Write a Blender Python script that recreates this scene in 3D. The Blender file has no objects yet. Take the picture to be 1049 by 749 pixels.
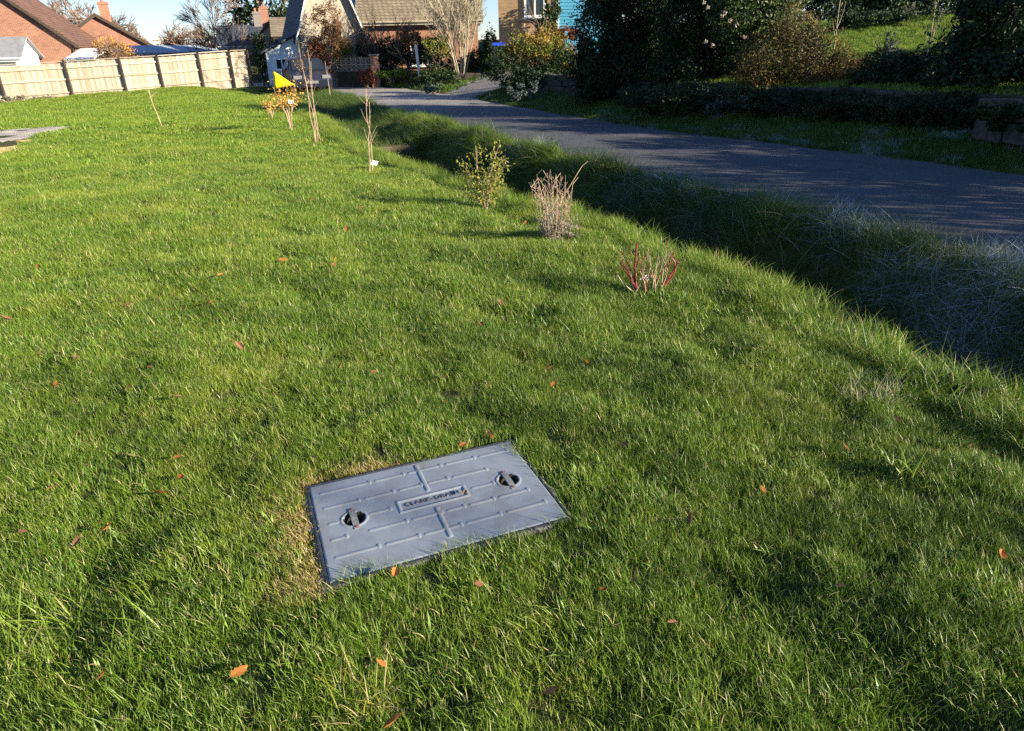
import bpy, math, random
import numpy as np
from mathutils import Vector, Matrix, Euler
rng = np.random.default_rng(11); random.seed(11)
SC = bpy.context.scene; COL = SC.collection
R = math.radians
# ------------------------------------------------------------------ camera model
W, H, FPX = 1049, 749, 690.0
PITCH, ROLL, EYE = R(25.2), R(1.4), 1.6
FW = np.array([0, math.cos(PITCH), -math.sin(PITCH)])
_r = np.array([1.0, 0, 0]); _u = np.cross(_r, FW)
CR = math.cos(ROLL)*_r - math.sin(ROLL)*_u
CU = math.cos(ROLL)*_u + math.sin(ROLL)*_r
cam = bpy.data.cameras.new('camera'); cam.sensor_width = 36; cam.lens = FPX/W*36
cam.clip_start = 0.05; cam.clip_end = 2000
co = bpy.data.objects.new('camera', cam); COL.objects.link(co)
co.matrix_world = Matrix(((CR[0], CU[0], -FW[0], 0), (CR[1], CU[1], -FW[1], 0), (CR[2], CU[2], -FW[2], EYE), (0, 0, 0, 1)))
SC.camera = co
def ray(px, py): return FW*FPX + CR*(px-W/2) + CU*(H/2-py)
def P(px, py, D):
    d = ray(px, py); t = D/d[1]
    return np.array([d[0]*t, D, EYE+d[2]*t])
# ------------------------------------------------------------------ terrain
def catmull(pts, n=12):
    p = np.array(pts, float); p = np.vstack([2*p[0]-p[1], p, 2*p[-1]-p[-2]]); out = []
    for i in range(1, len(p)-2):
        for t in np.linspace(0, 1, n, endpoint=False):
            a, b, c, d = p[i-1], p[i], p[i+1], p[i+2]
            out.append(.5*((2*b)+(c-a)*t+(2*a-5*b+4*c-d)*t*t+(3*b-a-3*c+d)*t**3))
    out.append(p[-2]); return np.array(out)
LIP = catmull([(9.5, -14), (6.6, -6), (4.75, -2.3), (3.35, .6), (2.42, 2.77), (1.72, 4.75), (.85, 6.8), (-.35, 9), (-1.97, 11.82), (-3.2, 14.6), (-5.3, 20), (-7.6, 26.5), (-10.2, 32), (-14, 37.5), (-20, 44), (-30, 52)])
LD = np.diff(LIP, axis=0); LL = np.hypot(LD[:, 0], LD[:, 1]); LU = np.concatenate([[0], np.cumsum(LL)])
LT = LD/LL[:, None]
LN = np.stack([LT[:, 1], -LT[:, 0]], 1)
def sdist(x, y):
    x = np.asarray(x, float).ravel(); y = np.asarray(y, float).ravel()
    best = np.full(x.shape, 1e9); sg = np.zeros_like(x); uu = np.zeros_like(x)
    for i in range(len(LD)):
        dx, dy = x-LIP[i, 0], y-LIP[i, 1]
        t = np.clip(dx*LT[i, 0]+dy*LT[i, 1], 0, LL[i])
        ex, ey = dx-t*LT[i, 0], dy-t*LT[i, 1]; d = ex*ex+ey*ey
        m = d < best
        best[m] = d[m]; sg[m] = np.sign(dx*LN[i, 0]+dy*LN[i, 1])[m]; uu[m] = (LU[i]+t)[m]
    return np.sqrt(best)*sg, uu
def lip_at(u, s):
    i = np.clip(np.searchsorted(LU, u)-1, 0, len(LD)-1)
    t = (u-LU[i])
    j = min(i+1, len(LD)-1); f = min(max(t/LL[i], 0), 1)
    n = LN[i]*(1-f)*.5+LN[j]*f*.5+LN[i]*.5*(1) if False else LN[i]*(1-f)+LN[j]*f
    n = n/np.hypot(*n)
    p = LIP[i]+LT[i]*t+n*s
    return p
def u_of_y(yy): return float(np.interp(yy, LIP[:, 1], LU))
U_END = u_of_y(14.4)
def sst(a, b, x):
    t = np.clip((x-a)/(b-a), 0, 1); return t*t*(3-2*t)
_w = np.random.default_rng(5)
WAVES = [(_w.uniform(0, 6.28), 2*math.pi/l, a, _w.uniform(0, 6.28)) for l, a in
         [(.33, .0035), (.41, .004), (.52, .005), (.6, .006), (.75, .007), (.9, .008), (1.15, .009), (1.4, .010), (1.9, .011), (2.5, .012), (3.6, .013), (5.2, .015), (8, .02), (11, .02)]]
def bumps(x, y):
    z = 0
    for a, k, A, ph in WAVES: z = z+A*np.sin(k*(x*math.cos(a)+y*math.sin(a))+ph+1.3*np.sin(.37*k*(x*math.sin(a)-y*math.cos(a))+ph))
    return z
FENCE = np.array([(-24.9, 31.7, -.12), (-22.3, 32.5, -.08), (-19.87, 33.5, .0), (-17.75, 34.25, .09), (-16.35, 35.0, .14), (-14.75, 35.8, .22), (-13.45, 36.4, .29), (-12.75, 36.9, .31)])
CC = np.array([-.3192, 2.1473]); CA = R(21.35)
CX = np.array([math.cos(CA), math.sin(CA)]); CY = np.array([-CX[1], CX[0]])
def cover_uv(x, y): return (x-CC[0])*CX[0]+(y-CC[1])*CX[1], (x-CC[0])*CY[0]+(y-CC[1])*CY[1]
def hz(x, y):
    sh = np.shape(x); x = np.asarray(x, float).ravel(); y = np.asarray(y, float).ravel()
    s, u = sdist(x, y)
    deep = 1-.72*sst(U_END-.3, U_END+.2, u); deep = deep*(1-.9*sst(U_END+7, U_END+14, u))
    wob = .10*np.sin(u*1.7)+.07*np.sin(u*3.9+1)
    dt = -.03*sst(-.4, .02, s)-.92*sst(.0, .55, s)+.93*sst(.95+wob*.6, 2.08+wob, s)
    z = dt*deep+.20*np.exp(-((s-1.8)/.42)**2)*sst(9.0, 11.0, y)*(1-sst(15.5, 18.0, y))*(.75+.25*np.sin(u*3.1))
    lawn = sst(.3, -.5, s) if False else 1-sst(-.5, .3, s)
    b = bumps(x, y)
    near = sst(1.0, 3.5, np.hypot(x-CC[0], y-CC[1]))
    cu, cv = cover_uv(x, y)
    dc = np.hypot(np.maximum(np.abs(cu)-.44, 0), np.maximum(np.abs(cv)-.295, 0))
    z = z+b*sst(.03, .5, dc)*np.where(s < 2.2, 1, .25)
    z = z-.008*(1-sst(.02, .09, dc))
    # road bed
    rd = sst(2.15, 2.35, s)*(1-sst(5.85, 6.05, s))
    z = z*(1-rd)-.035*rd
    # right-hand bank and garden
    far = sst(21.5, 26, y)*(1-0)
    g1 = .27*sst(5.95, 7.6, s)+.5*sst(7.74, 7.9, s)+.062*np.clip(s-7.9, 0, 22)+.22*np.clip(s-19, 0, 20)
    g2 = .16*np.clip(s-5.95, 0, 14)
    z = z+g1*(1-far)+g2*far
    # rise toward the fence
    A = FENCE[1, :2]; B = FENCE[-1, :2]; L = np.hypot(*(B-A)); T = (B-A)/L
    t = np.clip((x-A[0])*T[0]+(y-A[1])*T[1], -6, L)
    d = np.hypot(x-A[0]-T[0]*t, y-A[1]-T[1]*t)
    zf = np.interp(t, [-6, 0, L], [-.18, -.08, .33])
    z = z+zf*np.exp(-(d/8)**2)*(1-sst(-3.2, -.4, s))
    # far away everything flattens down a little behind the houses on the left
    z = z-1.4*sst(-19, -34, -0*x+np.where(s < -3, -(y-18), 0))*(d > 2)*(y > 38)
    return z.reshape(sh)
def hz1(x, y): return float(hz(np.array([x]), np.array([y]))[0])
def G(px, py):
    d = ray(px, py); d = d/abs(d[2]) if d[2] < 0 else d
    ts = np.linspace(.4, 3.2, 900) if True else None
    ts = np.concatenate([np.linspace(.5, 3, 500), np.linspace(3, 60, 500)])
    dd = d/np.linalg.norm(d); ts = np.concatenate([np.linspace(1, 12, 900), np.linspace(12, 90, 1500)])
    pts = np.array([0, 0, EYE])[None]+ts[:, None]*dd[None]
    below = pts[:, 2] < hz(pts[:, 0], pts[:, 1])
    i = int(np.argmax(below)) if below.any() else len(ts)-1
    p = pts[i]; return np.array([p[0], p[1], hz1(p[0], p[1])])
# ------------------------------------------------------------------ mesh helpers
class MB:
    def __init__(s): s.v = []; s.f = []; s.n = 0; s.r = []
    def add(s, verts, faces, r=None):
        o = s.n; s.v.extend([tuple(map(float, q)) for q in verts]); s.n += len(verts)
        s.f.extend([tuple(i+o for i in fc) for fc in faces])
        s.r.extend([random.random() if r is None else r]*len(faces)); return s
    def box(s, c, size, ax=None, r=None, jit=0):
        ax = np.eye(3) if ax is None else np.asarray(ax)
        hs = np.array(size)/2; vs = []
        for sx in (-1, 1):
            for sy in (-1, 1):
                for sz in (-1, 1):
                    k = np.array([sx, sy, sz])*hs
                    if jit: k = k+np.array([random.uniform(-jit, jit) for _ in range(3)])
                    vs.append(np.array(c)+ax.T@k)
        return s.add(vs, [(0, 1, 3, 2), (4, 6, 7, 5), (0, 4, 5, 1), (2, 3, 7, 6), (0, 2, 6, 4), (1, 5, 7, 3)], r)
    def tube(s, pts, rad, n=5, r=None, cap=True):
        pts = [np.array(p, float) for p in pts]; vs = []; m = len(pts)
        rad = [rad]*m if np.isscalar(rad) else rad
        ref = None
        for i, p in enumerate(pts):
            t = pts[min(i+1, m-1)]-pts[max(i-1, 0)]; t = t/(np.linalg.norm(t)+1e-9)
            if ref is None:
                ref = np.cross(t, [0, 0, 1.0]) if abs(t[2]) < .9 else np.cross(t, [1.0, 0, 0])
            a = ref-t*(ref@t); a = a/(np.linalg.norm(a)+1e-9); b = np.cross(t, a); ref = a
            for k in range(n):
                q = 2*math.pi*k/n; vs.append(p+rad[i]*(math.cos(q)*a+math.sin(q)*b))
        fs = []
        for i in range(m-1):
            for k in range(n): fs.append((i*n+k, i*n+(k+1) % n, (i+1)*n+(k+1) % n, (i+1)*n+k))
        if cap: fs.append(tuple(range(n))[::-1]); fs.append(tuple((m-1)*n+k for k in range(n)))
        return s.add(vs, fs, r)
    def prism(s, poly, off, r=None):
        n = len(poly); a = [np.array(p, float) for p in poly]; b = [p+np.array(off) for p in a]
        return s.add(a+b, [tuple(range(n))[::-1], tuple(range(n, 2*n))]+[(i, (i+1) % n, n+(i+1) % n, n+i) for i in range(n)], r)
    def build(s, name, mat, parent=None, smooth=False, bevel=0, recalc=False):
        me = bpy.data.meshes.new(name); me.from_pydata(s.v, [], s.f)
        a = me.attributes.new('rnd', 'FLOAT', 'FACE'); a.data.foreach_set('value', np.array(s.r, dtype=np.float32))
        return link(name, me, mat, parent, smooth, bevel, True)
def link(name, me, mat, parent=None, smooth=False, bevel=0, recalc=False):
    if recalc:
        import bmesh
        bm = bmesh.new(); bm.from_mesh(me); bmesh.ops.recalc_face_normals(bm, faces=bm.faces); bm.to_mesh(me); bm.free()
    o = bpy.data.objects.new(name, me); COL.objects.link(o)
    if mat: me.materials.append(mat)
    if parent: o.parent = parent
    if smooth: me.shade_smooth()
    if bevel:
        b = o.modifiers.new('bevel', 'BEVEL'); b.width = bevel; b.segments = 2; b.limit_method = 'ANGLE'
    me.update(); return o
def tag(o, label=None, cat=None, group=None, kind=None):
    if label: o['label'] = label
    if cat: o['category'] = cat
    if group: o['group'] = group
    if kind: o['kind'] = kind
    return o
def empty(name, label, cat, loc, rz=0, group=None):
    o = bpy.data.objects.new(name, None); COL.objects.link(o); o.empty_display_size = .1
    o.location = [float(v) for v in loc]; o.rotation_euler = (0, 0, rz); return tag(o, label, cat, group)
def fastmesh(name, V, F, rnd=None, extra=None):
    """V (n,3), F (m,k)"""
    me = bpy.data.meshes.new(name); V = np.asarray(V, np.float32); F = np.asarray(F, np.int32)
    m, k = F.shape
    me.vertices.add(len(V)); me.vertices.foreach_set('co', V.ravel())
    me.loops.add(m*k); me.loops.foreach_set('vertex_index', F.ravel())
    me.polygons.add(m); me.polygons.foreach_set('loop_start', np.arange(0, m*k, k, dtype=np.int32))
    me.update(calc_edges=True)
    if rnd is not None:
        a = me.attributes.new('rnd', 'FLOAT', 'FACE'); a.data.foreach_set('value', np.asarray(rnd, np.float32))
    for nm, arr in (extra or {}).items():
        a = me.attributes.new(nm, 'FLOAT', 'POINT'); a.data.foreach_set('value', np.asarray(arr, np.float32))
    return me
# ------------------------------------------------------------------ materials
class NT:
    def __init__(s, name):
        s.m = bpy.data.materials.new(name); s.m.use_nodes = True; s.t = s.m.node_tree; s.t.nodes.clear()
        s.out = s.n('ShaderNodeOutputMaterial')
    def n(s, typ, **kw):
        nd = s.t.nodes.new(typ)
        for k, v in kw.items():
            if k in nd.inputs.keys() if isinstance(k, str) and not hasattr(nd, k) else False: nd.inputs[k].default_value = v
            else: setattr(nd, k, v)
        return nd
    def l(s, a, b): s.t.links.new(a, b)
    def noise(s, scale, vec=None, detail=4, rough=.6):
        nd = s.t.nodes.new('ShaderNodeTexNoise'); nd.inputs['Scale'].default_value = scale; nd.inputs['Detail'].default_value = detail; nd.inputs['Roughness'].default_value = rough
        if vec is not None: s.l(vec, nd.inputs['Vector'])
        return nd.outputs['Fac']
    def pos(s): return s.t.nodes.new('ShaderNodeNewGeometry').outputs['Position']
    def obj(s): return s.t.nodes.new('ShaderNodeTexCoord').outputs['Object']
    def attr(s, nm, typ='GEOMETRY'):
        a = s.t.nodes.new('ShaderNodeAttribute'); a.attribute_name = nm; a.attribute_type = typ; return a.outputs['Fac']
    def ramp(s, fac, stops):
        r = s.t.nodes.new('ShaderNodeValToRGB'); e = r.color_ramp.elements
        while len(e) < len(stops): e.new(.5)
        for el, (p, c) in zip(e, stops):
            el.position = p; el.color = (*c, 1) if len(c) == 3 else c
        if fac is not None: s.l(fac, r.inputs[0])
        return r.outputs[0]
    def mix(s, fac, a, b, mode='MIX'):
        x = s.t.nodes.new('ShaderNodeMix'); x.data_type = 'RGBA'; x.blend_type = mode
        for i, v in ((0, fac), (6, a), (7, b)):
            if isinstance(v, (int, float)): x.inputs[i].default_value = v
            elif isinstance(v, tuple): x.inputs[i].default_value = (*v, 1)
            else: s.l(v, x.inputs[i])
        return x.outputs[2]
    def math(s, op, a, b=0.0, c=0.0):
        x = s.t.nodes.new('ShaderNodeMath'); x.operation = op
        for i, v in ((0, a), (1, b), (2, c)):
            if isinstance(v, (int, float)): x.inputs[i].default_value = v
            else: s.l(v, x.inputs[i])
        return x.outputs[0]
    def bump(s, h, dist, strength=1):
        b = s.t.nodes.new('ShaderNodeBump'); b.inputs['Distance'].default_value = dist; b.inputs['Strength'].default_value = strength; s.l(h, b.inputs['Height']); return b.outputs[0]
    def bsdf(s, col, rough=.7, spec=.5, metal=0, normal=None):
        b = s.t.nodes.new('ShaderNodeBsdfPrincipled')
        for i, v in (('Base Color', col), ('Roughness', rough), ('Specular IOR Level', spec), ('Metallic', metal)):
            if isinstance(v, tuple): b.inputs[i].default_value = (*v, 1)
            elif isinstance(v, (int, float)): b.inputs[i].default_value = v
            else: s.l(v, b.inputs[i])
        if normal is not None: s.l(normal, b.inputs['Normal'])
        return b.outputs[0]
    def done(s, sh): s.l(sh, s.out.inputs['Surface']); return s.m
def m_plain(name, c, rough=.6, var=.25, scale=6, spec=.4, bump=0, metal=0):
    t = NT(name); v = t.obj(); f = t.noise(scale, v, 6)
    lo = tuple(x*(1-var) for x in c); hi = tuple(min(x*(1+var), 1) for x in c)
    col = t.ramp(f, [(.3, lo), (.7, hi)])
    return t.done(t.bsdf(col, rough, spec, metal, t.bump(t.noise(scale*6, v), bump) if bump else None))
def m_leaf(name, stops, trans=.3, rough=.5, patch=None, pscale=.9, spec=.2):
    """colour from a per-leaf random value; patch = second set of stops chosen by large noise"""
    t = NT(name); r = t.attr('rnd'); col = t.ramp(r, stops)
    if patch:
        f = t.ramp(t.noise(pscale, t.pos(), 3), [(.42, (0, 0, 0)), (.6, (1, 1, 1))])
        col = t.mix(f, col, t.ramp(r, patch))
    b = t.bsdf(col, rough, spec); tr = t.n('ShaderNodeBsdfTranslucent'); t.l(col, tr.inputs[0])
    mx = t.n('ShaderNodeMixShader'); mx.inputs[0].default_value = trans; t.l(b, mx.inputs[1]); t.l(tr.outputs[0], mx.inputs[2])
    return t.done(mx.outputs[0])
def m_grass(name, green, yellow, straw, strawp, frost=0.0, trans=.4, patchscale=1.1, spec=.4):
    t = NT(name); r = t.attr('rnd'); tt = t.attr('along'); p = t.pos()
    big = t.noise(patchscale, p, 4); mid = t.noise(5, p, 3)
    g2 = tuple(x*.62 for x in green)
    base = t.mix(t.ramp(r, [(.1, (0, 0, 0)), (.8, (1, 1, 1))]), g2, green)
    sel = t.ramp(t.math('ADD', t.math('MULTIPLY', big, .65), t.math('MULTIPLY', mid, .35)), [(.40, (0, 0, 0)), (.62, (1, 1, 1))])
    col = t.mix(t.math('MULTIPLY', sel, .7), base, yellow)
    rr = t.math('FRACT', t.math('MULTIPLY', r, 17.3))
    st = t.math('GREATER_THAN', rr, 1-strawp)
    col = t.mix(st, col, straw)
    root = t.ramp(tt, [(.0, (1, 1, 1)), (.35, (0, 0, 0))])
    col = t.mix(t.math('MULTIPLY', root, .6), col, tuple(.5*(a+b) for a, b in zip(straw, green)))
    if frost:
        fm = t.ramp(t.noise(1.15, p, 5, .65), [(.60-.2*frost, (0, 0, 0)), (.74-.2*frost, (1, 1, 1))])
        fr2 = t.math('MULTIPLY', fm, t.ramp(t.math('FRACT', t.math('MULTIPLY', r, 7.7)), [(.35, (0, 0, 0)), (.8, (1, 1, 1))]))
        col = t.mix(t.math('MULTIPLY', fr2, .85), col, (.62, .68, .74))
    b = t.bsdf(col, .42, spec); tr = t.n('ShaderNodeBsdfTranslucent'); t.l(col, tr.inputs[0])
    mx = t.n('ShaderNodeMixShader'); mx.inputs[0].default_value = trans; t.l(b, mx.inputs[1]); t.l(tr.outputs[0], mx.inputs[2])
    return t.done(mx.outputs[0])
def m_brick(name, c1, c2, mortar, bw=.225, bh=.075, rough=.85, rot=False, msize=.012):
    t = NT(name); o = t.obj(); sp = t.n('ShaderNodeSeparateXYZ'); t.l(o, sp.inputs[0])
    u = t.math('ADD', sp.outputs[0], sp.outputs[1]); cb = t.n('ShaderNodeCombineXYZ'); t.l(u, cb.inputs[0]); t.l(sp.outputs[2], cb.inputs[1])
    b = t.t.nodes.new('ShaderNodeTexBrick'); t.l(cb.outputs[0], b.inputs['Vector'])
    b.inputs['Color1'].default_value = (*c1, 1); b.inputs['Color2'].default_value = (*c2, 1); b.inputs['Mortar'].default_value = (*mortar, 1)
    b.inputs['Scale'].default_value = 1; b.inputs['Brick Width'].default_value = bw; b.inputs['Row Height'].default_value = bh; b.inputs['Mortar Size'].default_value = msize
    b.inputs['Bias'].default_value = -.1
    col = t.mix(.55, b.outputs['Color'], t.ramp(t.noise(1.3, o, 8), [(.3, (.45, .45, .45)), (.7, (1.0, .97, .93))]), 'MULTIPLY')
    inv = t.math('SUBTRACT', 1, b.outputs['Fac'])
    return t.done(t.bsdf(col, rough, .25, 0, t.bump(inv, .012)))
def m_tile(name, c1, c2, w=.25, h=.22):
    t = NT(name); o = t.obj(); sp = t.n('ShaderNodeSeparateXYZ'); t.l(o, sp.inputs[0])
    cb = t.n('ShaderNodeCombineXYZ'); t.l(t.math('ADD', sp.outputs[0], t.math('MULTIPLY', sp.outputs[1], .97)), cb.inputs[0]); t.l(t.math('MULTIPLY', sp.outputs[2], 1.5), cb.inputs[1])
    b = t.t.nodes.new('ShaderNodeTexBrick'); t.l(cb.outputs[0], b.inputs['Vector'])
    b.inputs['Color1'].default_value = (*c1, 1); b.inputs['Color2'].default_value = (*c2, 1); b.inputs['Mortar'].default_value = tuple(x*.35 for x in c1)+(1,)
    b.inputs['Scale'].default_value = 1; b.inputs['Brick Width'].default_value = w; b.inputs['Row Height'].default_value = h; b.inputs['Mortar Size'].default_value = .015
    col = t.mix(.7, b.outputs['Color'], t.ramp(t.noise(1.1, o, 8), [(.3, (.5, .5, .5)), (.7, (1, 1, .95))]), 'MULTIPLY')
    return t.done(t.bsdf(col, .8, .3, 0, t.bump(b.outputs['Fac'], -.03)))
M = {}
# ground soil / thatch
t = NT('ground_soil'); p = t.pos()
c = t.ramp(t.noise(2.2, p, 8), [(.3, (.030, .042, .012)), (.5, (.055, .07, .02)), (.72, (.085, .08, .035))])
c = t.mix(t.ramp(t.noise(23, p, 6), [(.45, (0, 0, 0)), (.7, (.6, .6, .6))]), c, (.10, .085, .05))
M['soil'] = t.done(t.bsdf(c, .95, .1, 0, t.bump(t.noise(60, p, 5), .02)))
# asphalt
t = NT('asphalt'); p = t.pos()
c = t.ramp(t.noise(140, p, 3), [(.35, (.050, .054, .060)), (.55, (.088, .094, .102)), (.78, (.165, .170, .176))])
sd = t.attr('across'); trk = t.ramp(sd, [(0, (1.35, 1.28, 1.1)), (.06, (1.1, 1.08, 1.0)), (.2, (.92, .92, .92)), (.33, (1.02, 1.02, 1.02)), (.5, (.88, .88, .9)), (.66, (1.02, 1.02, 1.02)), (.85, (.95, .95, .95)), (1, (1.3, 1.25, 1.1))])
c = t.mix(1.0, c, trk, 'MULTIPLY'); c = t.mix(.5, c, t.ramp(t.noise(1.4, p, 7), [(.3, (.7, .7, .72)), (.7, (1.25, 1.22, 1.15))]), 'MULTIPLY')
vo = t.t.nodes.new('ShaderNodeTexVoronoi'); vo.feature = 'DISTANCE_TO_EDGE'; vo.inputs['Scale'].default_value = .55
wp = t.n('ShaderNodeVectorMath', operation='ADD'); nz = t.t.nodes.new('ShaderNodeTexNoise'); nz.inputs['Scale'].default_value = 2.2; t.l(p, nz.inputs['Vector']); t.l(p, wp.inputs[0]); t.l(nz.outputs['Color'], wp.inputs[1]); t.l(wp.outputs[0], vo.inputs['Vector'])
ck = t.math('MULTIPLY', t.math('LESS_THAN', vo.outputs['Distance'], .006), t.ramp(t.noise(.5, p, 3), [(.48, (0, 0, 0)), (.56, (.7, .7, .7))])); c = t.mix(ck, c, (.02, .02, .022))
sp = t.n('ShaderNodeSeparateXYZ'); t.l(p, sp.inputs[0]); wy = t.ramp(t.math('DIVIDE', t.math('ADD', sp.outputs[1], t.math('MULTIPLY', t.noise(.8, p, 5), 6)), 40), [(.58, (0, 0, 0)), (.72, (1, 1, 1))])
c = t.mix(t.math('MULTIPLY', wy, .75), c, t.ramp(t.noise(60, p, 4), [(.3, (.24, .22, .19)), (.7, (.46, .42, .36))]))  # far stretch paled: sunlit brightness put into the colour, along with grit
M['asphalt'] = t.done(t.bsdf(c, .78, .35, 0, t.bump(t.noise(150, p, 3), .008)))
def m_grit(name, a, b, sc=90):
    t = NT(name); p = t.pos(); c = t.ramp(t.noise(sc, p, 4), [(.3, a), (.72, b)])
    c = t.mix(.6, c, t.ramp(t.noise(1.7, p, 7), [(.3, (.6, .6, .6)), (.7, (1.2, 1.2, 1.15))]), 'MULTIPLY')
    return t.done(t.bsdf(c, .9, .2, 0, t.bump(t.noise(sc, p, 4), .02)))
M['gravel'] = m_grit('gravel', (.10, .095, .09), (.34, .32, .30), 28)
M['path'] = m_grit('path_tarmac', (.34, .30, .26), (.52, .47, .41), 60)
M['yellowgravel'] = m_grit('gold_gravel', (.55, .36, .13), (.78, .58, .28), 40)
M['concrete'] = m_grit('concrete', (.13, .125, .115), (.36, .34, .31), 45)
# cover
t = NT('grey_cover'); o = t.obj()
c = t.ramp(t.noise(9, o, 8, .7), [(.3, (.20, .235, .262)), (.7, (.285, .325, .355))])
c = t.mix(t.ramp(t.noise(42, o, 6, .7), [(.56, (0, 0, 0)), (.78, (.45, .45, .45))]), c, (.34, .34, .31))
c = t.mix(t.ramp(t.noise(5.5, o, 9, .72), [(.48, (0, 0, 0)), (.68, (.75, .75, .75))]), c, (.19, .19, .185))
c = t.mix(t.ramp(t.noise(95, o, 5, .7), [(.66, (0, 0, 0)), (.74, (.8, .8, .8))]), c, (.13, .085, .05))
M['cover'] = t.done(t.bsdf(c, t.ramp(t.noise(30, o, 4), [(.3, (.36, .36, .36)), (.7, (.55, .55, .55))]), .5, .15, t.bump(t.noise(260, o, 3), .0006)))
M['coverdark'] = m_plain('cover_frame_steel', (.035, .04, .048), .55, .3, 40)
M['handle'] = m_plain('cover_handle', (.17, .175, .18), .6, .35, 60)
M['coverletter'] = m_plain('cover_letters', (.10, .105, .115), .6, .3, 60)  # darker than the lid: shadow around the raised letters put into their colour
M['rust'] = m_plain('bolt_rust', (.16, .06, .03), .8, .3, 60)
M['redbrick'] = m_brick('red_brick', (.29, .115, .07), (.38, .17, .105), (.38, .27, .20))
M['buffbrick'] = m_brick('buff_brick', (.40, .25, .12), (.52, .34, .17), (.42, .32, .21))
M['orangebrick'] = m_brick('orange_brick', (.34, .15, .085), (.42, .20, .12), (.40, .27, .2))
M['browntile'] = m_tile('brown_tile', (.16, .085, .06), (.23, .125, .085))
M['tantile'] = m_tile('tan_tile', (.24, .19, .13), (.32, .26, .185))
M['slate'] = m_tile('slate', (.055, .068, .09), (.085, .10, .125), .3, .3)
M['greyroof'] = m_plain('grey_felt_roof', (.23, .24, .25), .8, .2, 3)
M['metalroof'] = m_plain('blue_grey_metal_roof', (.36, .42, .47), .75, .15, 2)
M['cream'] = m_plain('cream_render', (.36, .31, .235), .9, .25, 5, .2)
M['white'] = m_plain('white_paint', (.76, .76, .74), .6, .08, 5)
M['whitewash'] = m_plain('whitewashed_wall', (.62, .66, .70), .85, .15, 4, .2)
M['glass'] = m_plain('window_glass', (.02, .026, .03), .06, .1, 2, .9)
M['darkwood'] = m_plain('dark_timber', (.05, .035, .025), .8, .3, 12)
M['solar'] = m_plain('solar_panel', (.012, .022, .06), .15, .2, 3, .7)
M['blueboard'] = m_plain('blue_boards', (.09, .36, .52), .55, .12, 3)
M['bluebin'] = m_plain('blue_plastic', (.03, .07, .60), .4, .1, 3)
M['stone'] = m_grit('garden_stone', (.03, .026, .021), (.105, .09, .075), 14)
M['darkstone'] = m_grit('mossy_stone', (.022, .024, .016), (.085, .08, .06), 12)
M['bark'] = m_plain('bark', (.16, .125, .095), .9, .35, 14, .2, .02)
M['palebark'] = m_plain('pale_bark', (.34, .29, .20), .85, .3, 10, .2)
M['greybark'] = m_plain('grey_bark', (.22, .19, .17), .9, .25, 10, .2)
M['twig'] = m_plain('brown_twigs', (.20, .14, .10), .9, .3, 10, .2)
M['redtwig'] = m_plain('red_stems', (.24, .035, .035), .5, .35, 18, .4)
M['strawtwig'] = m_plain('straw_stems', (.46, .36, .22), .8, .3, 18, .3)
M['canes'] = m_plain('pale_canes', (.42, .30, .21), .7, .3, 18, .3)
M['label'] = m_plain('white_plastic_label', (.85, .85, .83), .4, .03, 4)
M['yellow'] = m_plain('yellow_cloth', (.86, .74, .01), .6, .06, 3)
M['carpaint'] = m_plain('dark_car_paint', (.012, .016, .03), .4, .1, 2, .3)
M['rubber'] = m_plain('tyre_rubber', (.02, .02, .02), .8, .1, 8)
M['alloy'] = m_plain('alloy', (.45, .45, .46), .35, .1, 4, .5, 0, .8)
M['lamp'] = m_plain('lamp_glass', (.16, .17, .18), .12, .1, 4, .6)
t = NT('fence_boards'); o = t.obj(); mp = t.n('ShaderNodeMapping'); mp.inputs['Scale'].default_value = (9, 9, .7); t.l(o, mp.inputs[0])
c = t.ramp(t.attr('rnd'), [(0, (.33, .275, .20)), (.5, (.42, .36, .27)), (1, (.52, .46, .36))])
c = t.mix(.6, c, t.ramp(t.noise(4, mp.outputs[0], 6), [(.3, (.66, .64, .62)), (.7, (1.08, 1.06, 1.02))]), 'MULTIPLY')
M['fence'] = t.done(t.bsdf(c, .85, .2))
M['fencepost'] = m_plain('fence_post', (.045, .038, .032), .9, .3, 8, .2)
M['evergreen'] = m_leaf('evergreen_leaves', [(0, (.012, .022, .010)), (.5, (.022, .042, .016)), (1, (.055, .08, .028))], .12, .5, spec=.15)
M['ivy'] = m_leaf('ivy_leaves', [(0, (.02, .035, .012)), (.6, (.04, .065, .02)), (1, (.10, .12, .045))], .2, .4)
M['paleleaf'] = m_leaf('variegated_leaves', [(0, (.04, .07, .02)), (.6, (.09, .13, .04)), (1, (.26, .25, .11))], .3, .45)
M['hawthorn'] = m_leaf('hawthorn_leaves', [(0, (.09, .06, .02)), (.5, (.20, .14, .04)), (1, (.30, .20, .07))], .3, .6, [(0, (.05, .06, .02)), (1, (.16, .13, .05))], .8)
M['goldhedge'] = m_leaf('gold_hedge_leaves', [(0, (.07, .10, .02)), (.6, (.13, .16, .03)), (1, (.20, .21, .05))], .3, .5, [(0, (.28, .17, .03)), (1, (.42, .27, .05))], 1.1)
M['redleaf'] = m_leaf('red_leaves', [(0, (.10, .03, .02)), (.5, (.20, .07, .04)), (1, (.32, .15, .07))], .3, .6)
M['rust_leaf'] = m_leaf('russet_leaves', [(0, (.13, .07, .03)), (.5, (.24, .13, .06)), (1, (.34, .22, .11))], .3, .6)
M['orangeleaf'] = m_leaf('orange_leaves', [(0, (.45, .20, .03)), (.5, (.62, .33, .07)), (1, (.68, .50, .14))], .35, .6)
M['limeleaf'] = m_leaf('yellow_green_leaves', [(0, (.12, .17, .03)), (.5, (.25, .27, .05)), (1, (.42, .36, .07))], .4, .5)
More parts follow.
